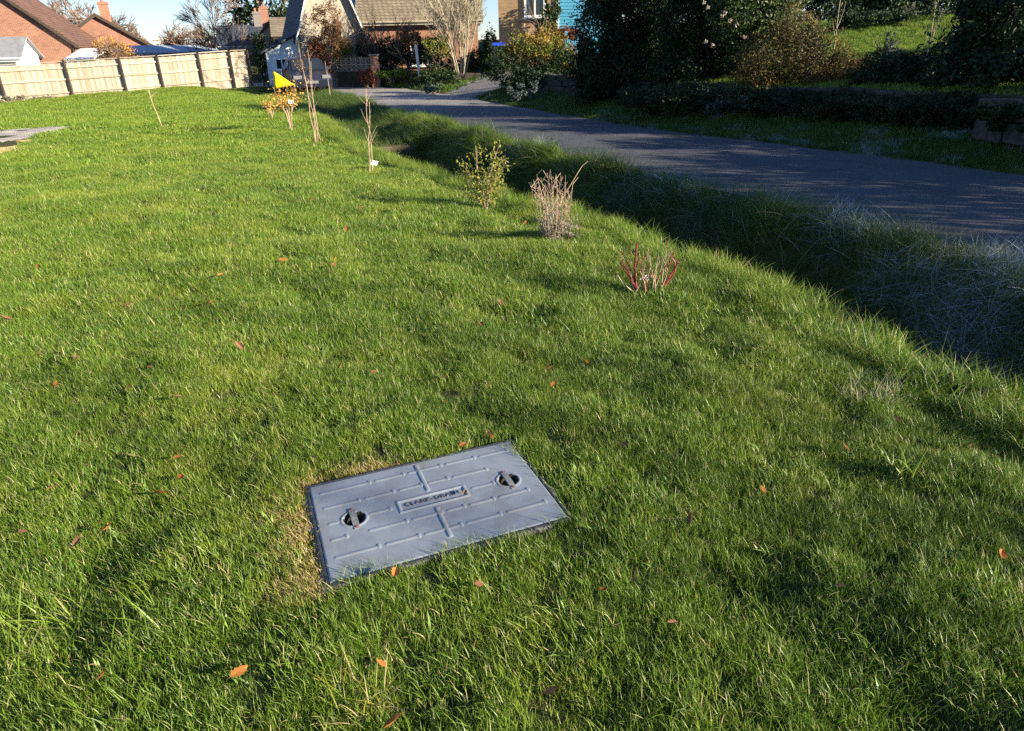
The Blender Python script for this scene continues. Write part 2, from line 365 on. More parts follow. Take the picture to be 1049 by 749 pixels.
M['greyleaf'] = m_leaf('grey_green_leaves', [(0, (.05, .07, .055)), (.6, (.11, .14, .13)), (1, (.22, .26, .27))], .2, .7)
M['brightleaf'] = m_leaf('bright_leaves', [(0, (.08, .15, .02)), (.5, (.17, .28, .03)), (1, (.30, .40, .06))], .4, .5)
M['fallen'] = m_leaf('fallen_leaf', [(0, (.22, .075, .02)), (.5, (.40, .15, .035)), (1, (.52, .23, .06))], .25, .6)
M['brownfallen'] = m_leaf('brown_fallen_leaf', [(0, (.10, .05, .025)), (1, (.24, .12, .06))], .2, .7)
M['flower'] = m_plain('pale_flower_heads', (.40, .34, .26), .8, .2, 20)
M['drytuft'] = m_leaf('dry_leaves', [(0, (.22, .19, .13)), (.5, (.36, .32, .24)), (1, (.50, .46, .38))], .3, .7)
M['lawn'] = m_grass('lawn_blades', (.146, .270, .024), (.286, .346, .040), (.58, .50, .23), .06, 0, .32)
M['lawnfar'] = m_grass('far_lawn_blades', (.165, .29, .026), (.28, .36, .036), (.54, .47, .19), .06, 0, .35)
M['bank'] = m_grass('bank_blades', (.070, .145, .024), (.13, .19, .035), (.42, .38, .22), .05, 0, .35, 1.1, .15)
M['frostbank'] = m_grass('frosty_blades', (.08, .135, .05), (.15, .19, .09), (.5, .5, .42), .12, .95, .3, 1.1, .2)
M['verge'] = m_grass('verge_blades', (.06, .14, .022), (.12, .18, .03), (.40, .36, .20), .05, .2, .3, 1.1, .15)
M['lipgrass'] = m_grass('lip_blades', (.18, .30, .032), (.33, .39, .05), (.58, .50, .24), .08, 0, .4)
M['straw'] = m_grass('dried_blades', (.26, .27, .12), (.36, .33, .17), (.50, .44, .30), .55, 0, .35)
M['thatch'] = m_grass('mossy_thatch', (.30, .31, .03), (.46, .40, .06), (.58, .45, .24), .45)
# ------------------------------------------------------------------ ground sheet
def axis(a, b, c, d, fine, coarse, grow=1.22):
    mid = list(np.arange(b, c, fine)); x = c; st = fine; up = []
    while x < d: up.append(x); st = min(st*grow, coarse); x += st
    up.append(d); x = b-fine; st = fine; dn = []
    while x > a: dn.append(x); st = min(st*grow, coarse); x -= st
    dn.append(a); return np.array(dn[::-1]+mid+up)
gx = axis(-420, -7, 9, 420, .09, 60); gy = axis(-60, -1.5, 17, 700, .09, 60)
GX, GY = np.meshgrid(gx, gy); GZ = hz(GX, GY)
V = np.stack([GX, GY, GZ], -1).reshape(-1, 3); nx, ny = len(gx), len(gy)
ii = (np.arange(ny-1)[:, None]*nx+np.arange(nx-1)[None]).ravel()
gm = fastmesh('ground', V, np.stack([ii, ii+1, ii+nx+1, ii+nx], 1))
tag(link('ground', gm, M['soil'], smooth=True), kind='structure')
def strip(name, us, ss, zf, mat):
    V = []; A = []
    for u in us:
        for k, s in enumerate(ss):
            p = lip_at(u, s); V.append((p[0], p[1], zf(p[0], p[1], s))); A.append(k/(len(ss)-1))
    n = len(ss); ii = (np.arange(len(us)-1)[:, None]*n+np.arange(n-1)[None]).ravel()
    me = fastmesh(name, V, np.stack([ii, ii+1, ii+n+1, ii+n], 1), None, {'across': A})
    return tag(link(name, me, mat, smooth=True), kind='structure')
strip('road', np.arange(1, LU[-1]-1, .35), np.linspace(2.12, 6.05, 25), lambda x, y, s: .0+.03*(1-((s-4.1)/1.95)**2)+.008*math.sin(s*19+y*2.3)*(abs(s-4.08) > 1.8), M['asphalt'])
def sheet(name, poly, mat, dz=.02, step=.3, kind='structure'):
    """flat patch that follows the terrain: polygon of ground points, filled by grid cells inside it"""
    P_ = np.array(poly); x0, y0 = P_.min(0)[:2]; x1, y1 = P_.max(0)[:2]
    xs = np.arange(x0, x1+step, step); ys = np.arange(y0, y1+step, step); X, Y = np.meshgrid(xs, ys)
    jx = X+.25*step*np.sin(7*Y+3*X); jy = Y+.25*step*np.cos(5*X+2*Y)
    def inside(x, y):
        r = np.zeros(x.shape, bool); n = len(P_)
        for i in range(n):
            a, b = P_[i], P_[(i+1) % n]
            c_ = ((a[1] > y) != (b[1] > y)) & (x < (b[0]-a[0])*(y-a[1])/(b[1]-a[1]+1e-12)+a[0]); r ^= c_
        return r
    ins = inside(jx, jy); n = len(xs)
    V = np.stack([jx, jy, hz(jx, jy)+dz], -1).reshape(-1, 3)
    cell = ins[:-1, :-1] & ins[1:, :-1] & ins[:-1, 1:] & ins[1:, 1:]
    r, c_ = np.nonzero(cell); ii = r*n+c_
    me = fastmesh(name, V, np.stack([ii, ii+1, ii+n+1, ii+n], 1))
    return tag(link(name, me, mat, smooth=True), kind=kind), inside
DRIVE = [(-4.6, 25.4), (-1.3, 25.8), (.2, 27.4), (1.6, 31), (4, 38), (1.4, 39), (-1.2, 32.5), (-2.4, 29.8), (-5.2, 30.5)]
_, in_drive = sheet('driveway', DRIVE, M['gravel'], .035, .3)
_g = lambda px, py: G(px, py)[:2]
PATHP = [_g(-60, 137), _g(0, 134), _g(40, 131.5), _g(78, 130.5), _g(58, 136.5), _g(30, 143), _g(0, 148), _g(-60, 154)]
_, in_path = sheet('path', PATHP, M['path'], .014, .06)
GRAVP = [_g(-60, 155), _g(0, 148.5), _g(34, 142.5), _g(36, 148), _g(0, 160), _g(-60, 170)]
_, in_grav = sheet('gravel_patch', GRAVP, M['yellowgravel'], .020, .06)
# ------------------------------------------------------------------ grass scatter (stuff)
def make_clump(n, rad, hmin, hmax, w, lean, droop, seed, segs=3, power=1.0):
    g = np.random.default_rng(seed)
    a = g.uniform(0, 6.283, n); rr = rad*np.sqrt(g.uniform(0, 1, n)); bx, by = rr*np.cos(a), rr*np.sin(a)
    az = g.uniform(0, 6.283, n); h = hmin+(hmax-hmin)*g.uniform(0, 1, n)**power
    ln = lean*g.uniform(.1, 1, n); dr = droop*g.uniform(.2, 1, n); ww = w*g.uniform(.6, 1.2, n)
    tw = g.uniform(-1.2, 1.2, n)
    V = []; al = []
    ts = np.linspace(0, 1, segs+1)
    for k, t_ in enumerate(ts):
        r_ = h*(ln*t_+dr*t_*t_); z = h*(t_-.45*dr*t_*t_)
        cx, cy = bx+np.cos(az)*r_, by+np.sin(az)*r_
        wx, wy = -np.sin(az+tw*(.3+t_*.7)), np.cos(az+tw*(.3+t_*.7)); wd = ww*(1-t_**1.8)*.5
        if k < segs:
            V.append(np.stack([cx-wx*wd, cy-wy*wd, z-(.008 if k == 0 else 0)], 1)); V.append(np.stack([cx+wx*wd, cy+wy*wd, z-(.008 if k == 0 else 0)], 1)); al += [t_, t_]
        else: V.append(np.stack([cx, cy, z], 1)); al.append(t_)
    V = np.stack(V, 1)   # n, 2segs+1, 3
    m = 2*segs+1; F = []; o = (np.arange(n)*m)[:, None]
    tri = []
    for k in range(segs-1):
        tri += [(2*k, 2*k+1, 2*k+3), (2*k, 2*k+3, 2*k+2)]
    tri.append((2*segs-2, 2*segs-1, 2*segs))
    F = (o[:, None, :]+np.array(tri)[None]).reshape(-1, 3)
    rnd = np.repeat(g.uniform(0, 1, n), len(tri))
    return fastmesh('blade_clump', V.reshape(-1, 3), F, rnd, {'along': np.tile(np.array(al), n)})
def clumps(name, k, mat, **kw):
    c_ = bpy.data.collections.new(name)
    for i in range(k):
        me = make_clump(seed=100+i+abs(hash_(name)) % 999, **kw); me.materials.append(mat)
        o = bpy.data.objects.new('blade_clump', me); c_.objects.link(o)
    return c_
def hash_(s): return sum((i+1)*ord(ch) for i, ch in enumerate(s))
def scatter(name, xy, coll, smin, smax, tilt=.4, label=None, cat='grass', zoff=0, nvar=8, patch=0):
    x, y = xy[:, 0], xy[:, 1]; n = len(x); e = .06
    z = hz(x, y)
    nx_ = -(hz(x+e, y)-hz(x-e, y))/(2*e)*tilt; ny_ = -(hz(x, y+e)-hz(x, y-e))/(2*e)*tilt
    Nn = np.stack([nx_, ny_, np.ones(n)], 1); Nn /= np.linalg.norm(Nn, axis=1)[:, None]
    a = rng.uniform(0, 6.283, n); cx = np.stack([np.cos(a), np.sin(a), np.zeros(n)], 1)
    X = cx-Nn*np.sum(cx*Nn, 1)[:, None]; X /= np.linalg.norm(X, axis=1)[:, None]; Y = np.cross(Nn, X)
    # columns X,Y,N -> euler xyz
    ry = np.arcsin(np.clip(-X[:, 2], -1, 1)); rx = np.arctan2(Y[:, 2], Nn[:, 2]); rz = np.arctan2(X[:, 1], X[:, 0])
    me = bpy.data.meshes.new(name); me.vertices.add(n)
    me.vertices.foreach_set('co', np.stack([x, y, z+zoff], 1).astype(np.float32).ravel())
    at = me.attributes.new('rot', 'FLOAT_VECTOR', 'POINT'); at.data.foreach_set('vector', np.stack([rx, ry, rz], 1).astype(np.float32).ravel())
    at = me.attributes.new('scl', 'FLOAT', 'POINT'); at.data.foreach_set('value', (rng.uniform(smin, smax, n)*(1+patch*((.6*pn(x, y, 5.3)+.4*pn(x, y, 11, 2))*2-1))).astype(np.float32))
    at = me.attributes.new('idx', 'INT', 'POINT'); at.data.foreach_set('value', rng.integers(0, nvar, n).astype(np.int32))
    o = bpy.data.objects.new(name, me); COL.objects.link(o); tag(o, label, cat if label else None, None, 'stuff')
    ng = bpy.data.node_groups.new(name, 'GeometryNodeTree')
    ng.interface.new_socket('Geometry', in_out='INPUT', socket_type='NodeSocketGeometry'); ng.interface.new_socket('Geometry', in_out='OUTPUT', socket_type='NodeSocketGeometry')
    gi = ng.nodes.new('NodeGroupInput'); go = ng.nodes.new('NodeGroupOutput'); ip = ng.nodes.new('GeometryNodeInstanceOnPoints'); ci = ng.nodes.new('GeometryNodeCollectionInfo')
    ci.inputs['Collection'].default_value = coll; ci.inputs['Separate Children'].default_value = True; ci.inputs['Reset Children'].default_value = True
    ip.inputs['Pick Instance'].default_value = True
    def na(nm, ty):
        q = ng.nodes.new('GeometryNodeInputNamedAttribute'); q.data_type = ty; q.inputs['Name'].default_value = nm; return q.outputs[0]
    L = ng.links.new
    L(gi.outputs[0], ip.inputs['Points']); L(ci.outputs[0], ip.inputs['Instance']); L(na('idx', 'INT'), ip.inputs['Instance Index'])
    L(na('rot', 'FLOAT_VECTOR'), ip.inputs['Rotation']); L(na('scl', 'FLOAT'), ip.inputs['Scale']); L(ip.outputs[0], go.inputs[0])
    md = o.modifiers.new('scatter', 'NODES'); md.node_group = ng
    return o
def in_frame(xy, margin=1.2, near=.0):
    x, y = xy[:, 0], xy[:, 1]
    d = np.stack([x, y, np.full(len(x), -EYE+.0)], 1); w = d@FW
    u = np.where(w > .05, FPX*(d@CR)/np.maximum(w, .05), 1e6); v = np.where(w > .05, FPX*(d@CU)/np.maximum(w, .05), -1e6)
    m = margin*90
    return (np.abs(u) < W/2+m+60) & (v > -H/2-m*2.2) & (y > -.5)
def rand_xy(x0, x1, y0, y1, dens):
    n = int((x1-x0)*(y1-y0)*dens); return np.stack([rng.uniform(x0, x1, n), rng.uniform(y0, y1, n)], 1)
def pn(x, y, k=1.0, ph=0):  # patch noise 0..1
    return .5+.25*(np.sin(k*(1.9*x+.8*y)+ph+1.7*np.sin(k*(.9*y-.5*x)+ph))+np.sin(k*(2.7*y-1.3*x)+2.1+ph+1.3*np.sin(k*(1.7*x+.6*y))))
def cover_d(x, y):
    cu, cv = cover_uv(x, y); return np.hypot(np.maximum(np.abs(cu)-.4365, 0), np.maximum(np.abs(cv)-.292, 0)), cu, cv
def lawn_mask(xy, smax=-.02):
    s, u = sdist(xy[:, 0], xy[:, 1]); m = (s < smax)
    m &= ~in_path(xy[:, 0], xy[:, 1]) & ~in_grav(xy[:, 0], xy[:, 1])
    return m
cl_near = clumps('lawn_near', 8, M['lawn'], n=70, rad=.050, hmin=.014, hmax=.050, w=.0023, lean=.40, droop=.45)
cl_tall = clumps('lawn_tall', 8, M['lawn'], n=26, rad=.040, hmin=.030, hmax=.072, w=.0026, lean=.42, droop=.7)
cl_mid = clumps('lawn_mid', 8, M['lawn'], n=125, rad=.10, hmin=.016, hmax=.064, w=.0038, lean=.42, droop=.45)
cl_far = clumps('lawn_far', 8, M['lawnfar'], n=150, rad=.30, hmin=.025, hmax=.085, w=.012, lean=.55, droop=.5, segs=2)
cl_bank = clumps('bank_long', 8, M['bank'], n=46, rad=.13, hmin=.10, hmax=.36, w=.0056, lean=.6, droop=1.0, segs=5)
cl_frost = clumps('bank_frost', 8, M['frostbank'], n=46, rad=.13, hmin=.12, hmax=.36, w=.0056, lean=.7, droop=1.05, segs=5)
cl_lip = clumps('lip_long', 8, M['lipgrass'], n=40, rad=.06, hmin=.05, hmax=.17, w=.0040, lean=.5, droop=.75, segs=4)
cl_verge = clumps('verge', 8, M['verge'], n=90, rad=.14, hmin=.03, hmax=.13, w=.007, lean=.55, droop=.6)
cl_thatch = clumps('thatch', 8, M['thatch'], n=46, rad=.04, hmin=.008, hmax=.030, w=.0030, lean=.9, droop=.5)
D2 = lambda q: np.hypot(q[:, 0], q[:, 1])
q = rand_xy(-6.5, 4.5, -.2, 6.2, 900); q = q[in_frame(q) & lawn_mask(q)]
dc, cu, cv = cover_d(q[:, 0], q[:, 1])
gapm = np.where(cu < -.43, .08, np.where(cv > .28, .045, np.where(cv < -.28, .007, .016)))*(.75+.6*pn(q[:, 0], q[:, 1], 7))
dd = D2(q); keep = (dc > gapm) & (rng.uniform(0, 1, len(q)) < np.clip(1.25-.16*(dd-2.2), .25, 1))
keep &= rng.uniform(0, 1, len(q)) < (.45+.85*pn(q[:, 0], q[:, 1], 6.1))
q = q[keep]
scatter('lawn_grass', q, cl_near, .75, 1.35, .4, 'shaggy green lawn grass around the grey cover in the foreground', patch=.45)
q = rand_xy(-6.5, 4.5, -.2, 7.5, 230); q = q[in_frame(q) & lawn_mask(q)]
dc, cu, cv = cover_d(q[:, 0], q[:, 1]); pt = pn(q[:, 0], q[:, 1], 2.3, 1.0)
q = q[(dc > np.where(cu < -.4, .15, np.where(cv > .28, .09, .022))) & (rng.uniform(0, 1, len(q)) < np.clip((pt-.35)*1.4, .05, 1))]
scatter('lawn_tufts', q, cl_tall, .7, 1.3, .4, 'taller darker blades standing in tufts through the near lawn')
q = rand_xy(-13, 4, 3.6, 16, 190); q = q[in_frame(q) & lawn_mask(q)]; dd = D2(q)
q = q[rng.uniform(0, 1, len(q)) < np.clip((dd-3.2)/1.6, 0, 1)*np.clip(1.2-.055*(dd-5), .3, 1)*(.6+.6*pn(q[:, 0], q[:, 1], 2.2))]
scatter('mid_lawn_grass', q, cl_mid, .7, 1.35, .4, 'green lawn grass across the middle of the lawn', patch=.4)
q = rand_xy(-36, 0, 11, 46, 22); q = q[in_frame(q, 1.2) & lawn_mask(q)]; dd = D2(q)
q = q[rng.uniform(0, 1, len(q)) < np.clip((dd-11)/4, 0, 1)]
fd = np.min([np.hypot(q[:, 0]-a, q[:, 1]-b) for a, b, _ in FENCE], 0)
scatter('far_lawn_grass', q, cl_far, .7, 1.3, .4, 'far lawn grass between the path and the pale fence')
# rough grass under the fence and at the path
q = []
for i in range(5200):
    k = random.uniform(0, 6.99); a, b = FENCE[int(k)], FENCE[int(k)+1]; f = k % 1; off = random.uniform(.15, 4.2)
    p_ = a*(1-f)+b*f; nrm = np.array([.33, -.944]); q.append(p_[:2]+nrm*off*random.uniform(.3, 1))
q = np.array(q); q = q[lawn_mask(q)]
scatter('fence_verge_grass', q, clumps('rough_far', 8, M['lipgrass'], n=60, rad=.22, hmin=.04, hmax=.11, w=.014, lean=.6, droop=.7, segs=3), .6, 1.4, .4, 'rough brighter grass bank along the foot of the fence')
q = rand_xy(-5, 4, .5, 6.5, 16); q = q[in_frame(q) & lawn_mask(q)]; q = q[(cover_d(q[:, 0], q[:, 1])[0] > .1) & (rng.uniform(0, 1, len(q)) < pn(q[:, 0], q[:, 1], 1.7, 3)*1.5)]
scatter('lawn_weeds', q, clumps('weeds', 8, m_grass('weed_leaves', (.15, .30, .05), (.28, .38, .09), (.40, .26, .12), .12, 0, .3), n=8, rad=.025, hmin=.025, hmax=.05, w=.0085, lean=.9, droop=.8, segs=4), .5, 1.0, .4, 'small broad leaved weeds and clover through the near lawn', zoff=.02)
# ditch banks
def band(s0, s1, u0, u1, n):
    us = rng.uniform(u0, u1, n); ss = rng.uniform(s0, s1, n)
    return np.array([lip_at(u, s) for u, s in zip(us, ss)])
ua, ub = u_of_y(.3), U_END
q = band(.7, 2.02, ua, ub, 2600)
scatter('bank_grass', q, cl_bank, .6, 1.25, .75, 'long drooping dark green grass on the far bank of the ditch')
q = band(.7, 2.1, ua, u_of_y(12), 900); keep = pn(q[:, 0], q[:, 1], 1.5, 4.0) > .64
pts = [(1000, 370, .45), (1030, 330, .4), (985, 410, .4), (790, 213, .22), (870, 226, .22), (940, 243, .25), (900, 335, .4), (700, 200, .2), (950, 300, .35), (1010, 285, .3)]
ex = []
for px, py, rad in pts:
    g_ = G(px, py); 
    for _ in range(int(26*rad/.3)): ex.append(g_[:2]+rng.normal(0, rad*.55, 2))
q = np.vstack([q[keep], np.array(ex)]); s_, _u = sdist(q[:, 0], q[:, 1]); q = q[(s_ > .45) & (s_ < 2.2)]
scatter('frosty_grass', q, cl_frost, .55, 1.1, .85, 'frosted white grey grass lying over in the shaded ditch')
q = band(-.34, .10, ua, u_of_y(26), 3400); q = q[rng.uniform(0, 1, len(q)) < .35+.8*pn(q[:, 0], q[:, 1], 2.6)]
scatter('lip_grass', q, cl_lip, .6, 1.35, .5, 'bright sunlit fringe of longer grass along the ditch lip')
q = np.vstack([band(1.6, 2.2, ua, u_of_y(17), 1500), band(1.15, 2.25, u_of_y(7.5), u_of_y(16.5), 1700)])
q2 = band(1.35, 2.15, u_of_y(9.3), u_of_y(17), 1300)
scatter('hump_grass', q2, cl_lip, .8, 1.6, .6, 'bright sunlit tufts on the grassy hump between ditch and road')
scatter('road_edge_grass', q, cl_lip, .4, .85, .5, 'longer grass along the near edge of the road')
q = band(.2, 2.2, U_END, u_of_y(36), 2600)
scatter('swale_grass', q, cl_bank, .45, 1.0, .6, 'rough grass between lawn and road beyond the end of the ditch')
q = np.vstack([band(5.95, 7.75, u_of_y(2), u_of_y(27), 6500)]); q = q[~in_drive(q[:, 0], q[:, 1])]
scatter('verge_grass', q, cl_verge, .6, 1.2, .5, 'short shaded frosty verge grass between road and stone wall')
q = np.vstack([band(8.0, 22, u_of_y(4), u_of_y(26), 12500)])
scatter('garden_grass', q, clumps('garden_blades', 8, M['lawnfar'], n=90, rad=.15, hmin=.03, hmax=.12, w=.008, lean=.55, droop=.6), .8, 1.5, .5, 'raised garden lawn behind the stone wall')
q = rand_xy(-9, 12, 25, 44, 16); s_, _u = sdist(q[:, 0], q[:, 1]); q = q[(s_ > 6.05) & ~in_drive(q[:, 0], q[:, 1])]
scatter('drive_bank_grass', q, clumps('drive_bank', 8, M['verge'], n=60, rad=.22, hmin=.05, hmax=.2, w=.013, lean=.6, droop=.7), .6, 1.4, .5, 'shaded grass on the banks beside the gravel driveway')
# mossy thatch next to the cover
q = []
for _ in range(2600):
    cu_ = rng.uniform(-.62, .5); cv_ = rng.uniform(-.33, .42); q.append(CC+CX*cu_+CY*cv_)
q = np.array(q); dc, cu, cv = cover_d(q[:, 0], q[:, 1])
q = q[(dc > .012) & (((cu < -.4) & (dc < .17)) | ((cv > .26) & (cu < .25) & (dc < .09))) & (rng.uniform(0, 1, len(q)) < .3+.7*pn(q[:, 0], q[:, 1], 8))]
scatter('dry_thatch', q, cl_thatch, .7, 1.3, .4, 'yellow moss and dead straw at the left rim of the cover')
# ------------------------------------------------------------------ inspection cover
def make_cover():
    z0 = .004
    root = empty('inspection_cover', 'blue grey rectangular drain cover with two lifting handles set in the lawn', 'drain cover', (CC[0], CC[1], z0), CA)
    hw, hh = .4365, .292
    st = .0025; us = np.arange(-hw, hw+1e-6, st); vs = np.arange(-hh, hh+1e-6, st); U, Vv = np.meshgrid(us, vs)
    z = np.zeros_like(U)
    def seg(u0, v0, u1, v1, w, hgt):
        L2 = (u1-u0)**2+(v1-v0)**2; t_ = np.clip(((U-u0)*(u1-u0)+(Vv-v0)*(v1-v0))/max(L2, 1e-9), 0, 1)
        d = np.hypot(U-u0-t_*(u1-u0), Vv-v0-t_*(v1-v0)); return hgt*(1-sst(w*.35, w, d))
    rows = {.225: [(-.405, -.20), (-.185, -.06), (-.045, .10), (.115, .25), (.265, .40)],
            .122: [(-.405, -.262), (-.245, -.125), (-.11, -.01), (.01, .10), (.115, .268)],
            .018: [(-.40, -.345), (-.255, -.16), (.16, .262)],
            -.080: [(-.405, -.342), (-.268, -.12), (-.105, .015), (.03, .105), (.12, .225), (.24, .37)],
            -.180: [(-.405, -.245), (-.228, -.10), (-.085, .06), (.075, .215), (.235, .40)]}
    for v, L in rows.items():
        for a, b in L:
            z = np.maximum(z, seg(a+.008, v, b-.012, v, .0100, .0021)); z = np.maximum(z, seg(b-.004, v-.005, b-.004, v+.007,   .0085, .0029))
    z = np.maximum(z, seg(0, .262, 0, .078, .011, .0036)); z = np.maximum(z, seg(0, -.05, 0, -.225, .011, .0036))
    # name plate: raised rim, recessed field
    pd = np.maximum(np.abs(U-.003)-.134, np.abs(Vv-.014)-.034)
    z = np.where(pd < .012, 0, z); z = z+.0032*(1-sst(.002, .010, np.abs(pd)))-.002*(1-sst(-.008, -.001, pd))
    for hu in (-.303, .319):
        d = np.hypot(U-hu, Vv-.013); z = z*(sst(.05, .062, d)); z = z+.003*(1-sst(.0, .010, np.abs(d-.047)))-.026*(1-sst(.020, .043, d))
    ed = np.minimum(hw-np.abs(U), hh-np.abs(Vv)); z = z-.003*(1-sst(0, .006, ed))
    z = z+.0009*np.sin(U*9+1)*np.sin(Vv*11)
    n = len(us); V = np.stack([U, Vv, z+.012], -1).reshape(-1, 3); ii = (np.arange(len(vs)-1)[:, None]*n+np.arange(n-1)[None]).ravel()
    lid = link('lid', fastmesh('lid', V, np.stack([ii, ii+1, ii+n+1, ii+n], 1)), M['cover'], root, True); lid.data.materials.append(m_grit('recess_shade', (.02, .017, .014), (.07, .06, .05), 120))
    uc, vc = V[ii, 0], V[ii, 1]; mi = np.zeros(len(ii), np.int32)
    for hu in (-.303, .319): mi[np.hypot(uc-hu, vc-.013) < .041+.002*np.sin(9*np.arctan2(vc-.013, uc-hu))] = 1  # dish faces darkened: shade of the handle recesses painted into the colour
    lid.data.polygons.foreach_set('material_index', mi)
    b = MB()
    for sx, cx_, cy_, lx, ly in ((1, 0, hh+.008, hw*2+.03, .010), (1, 0, -hh-.008, hw*2+.03, .010)): b.box((cx_, cy_, -.012), (lx, ly, .046))
    for sx in (-1, 1): b.box((sx*(hw+.008), 0, -.012), (.010, hh*2+.006, .044))
    b.box((0, 0, -.03), (hw*2+.004, hh*2+.004, .006))
    b.build('frame', M['coverdark'], root, bevel=.0015)
    s = MB(); m = .05                                        # rough concrete collar
    ring = []
    for k in range(160):
        a = 4*k/160; e = int(a); f = a-e; j = .006*math.sin(k*.61)+.006*math.sin(k*.23+2)+.003*math.sin(k*1.1)
        ext = [hw+.055+j, hh+.03+j]
        P4 = [(-hw-.026-j, -hh-.020-j), (hw+.021+j, -hh-.020-j), (hw+.021+j, hh+.018+j), (-hw-.026-j, hh+.018+j)]
        A, B = P4[e], P4[(e+1) % 4]; ring.append((A[0]*(1-f)+B[0]*f, A[1]*(1-f)+B[1]*f))
    top = [(x, y, .001+.003*math.sin(i*2.1)) for i, (x, y) in enumerate(ring)]; inn = [(np.clip(x, -hw-.012, hw+.012), np.clip(y, -hh-.012, hh+.012), .006) for x, y in ring]; bot = [(x, y, -.06) for x, y in ring]
    k = len(ring); s.add(top+inn+bot, [(i, (i+1) % k, k+(i+1) % k, k+i) for i in range(k)]+[(i, 2*k+i, 2*k+(i+1) % k, (i+1) % k) for i in range(k)])
    s.build('concrete_collar', M['concrete'], root)
    for hu in (-.303, .319):
        b = MB(); L = .064
        sec = [(-L, .003), (-.045, .0045), (-.03, .006), (0, .007), (.03, .006), (.045, .0045), (L, .003)]
        vs_ = []; fs = []
        for i, (v_, zz) in enumerate(sec):
            w = .0125 if abs(v_) < .06 else .010
            for du, dz in ((-w, -.006), (-w*.9, 0), (w*.9, 0), (w, -.006)): vs_.append((hu+du, v_+.013, .012+zz+dz))
        for i in range(len(sec)-1):
            for j in range(3): fs.append((i*4+j, i*4+j+1, (i+1)*4+j+1, (i+1)*4+j))
            fs.append((i*4+3, i*4, (i+1)*4, (i+1)*4+3))
        fs += [(0, 1, 2, 3), (24, 25, 26, 27)]
        b.add(vs_, fs); h = b.build('lifting_handle', M['handle'], root)
        for sv in (-.054, .054):
            q = MB(); q.tube([(hu, .013+sv, .012), (hu, .013+sv, .0185)], [.0052, .0045], 8); q.build('bolt', M['rust'], h)
    cu = bpy.data.curves.new('lettering', 'FONT'); cu.body = 'CLARK-DRAIN'; cu.size = .031; cu.extrude = .0013; cu.align_x = 'CENTER'; cu.align_y = 'CENTER'; cu.space_character = 1.12
    to = bpy.data.objects.new('lettering', cu); COL.objects.link(to)
    dg = bpy.context.evaluated_depsgraph_get(); me = bpy.data.meshes.new_from_object(to.evaluated_get(dg)); bpy.data.objects.remove(to)
    me.transform(Matrix.Translation((.003, .017, .0118))); me.materials.clear()
    link('lettering', me, M['coverletter'], root)
    return root
make_cover()
# ------------------------------------------------------------------ fallen leaves
def leaf_mesh(kind):
    V = []; F = []; n = 9
    for i in range(n):
        t_ = i/(n-1); w = .5*math.sin(math.pi*t_**.8)**.8*(1+.16*(-1)**i)*.55 if 0 < i < n-1 else .02
        zc = .42*t_*t_*kind-.02; V += [(-w, t_-.5, zc+.5*w*abs(kind)), (0, t_-.5, zc), (w, t_-.5, zc+.65*w*abs(kind)-.1*t_)]
    for i in range(n-1): F += [(3*i, 3*i+1, 3*i+4, 3*i+3), (3*i+1, 3*i+2, 3*i+5, 3*i+4)]
    V.append((0, -.8, .02)); V.append((.015, -.5, 0)); V.append((-.015, -.5, 0)); F.append((3*n, 3*n+1, 3*n+2, 3*n))
    F = [f if len(set(f)) == 4 else f[:3] for f in F]
    b = MB(); b.add(V, F, random.random()); return b
LM = {}
for nm, mat in (('o', M['fallen']), ('b', M['brownfallen'])):
    for k in range(3):
        o = leaf_mesh((1, .3, 1.6)[k]).build('fallen_leaf', mat); LM[nm+str(k)] = o.data; bpy.data.objects.remove(o)
def leaf(px, py, size, kind='o', label=None, lift=.05, pos=None):
    g = G(px, py) if pos is None else pos
    if pos is None: d = ray(px, py); t_ = (g[2]+lift-EYE)/d[2]; g = np.array([d[0]*t_, d[1]*t_, g[2]+lift])
    o = bpy.data.objects.new('fallen_leaf', LM[kind+str(random.randrange(3))]); COL.objects.link(o)
    o.location = g; o.rotation_euler = (random.uniform(-.55, .55), random.uniform(-.55, .55), random.uniform(0, 6.28)); o.scale = (size,)*3
    if label: tag(o, label, 'leaf')
    elif kind == 'o': tag(o, 'small orange fallen leaf caught in the lawn grass', 'leaf', 'orange leaves scattered over the lawn')
    else: tag(o, 'small dull brown fallen leaf caught in the lawn grass', 'leaf', 'brown leaves scattered over the lawn')
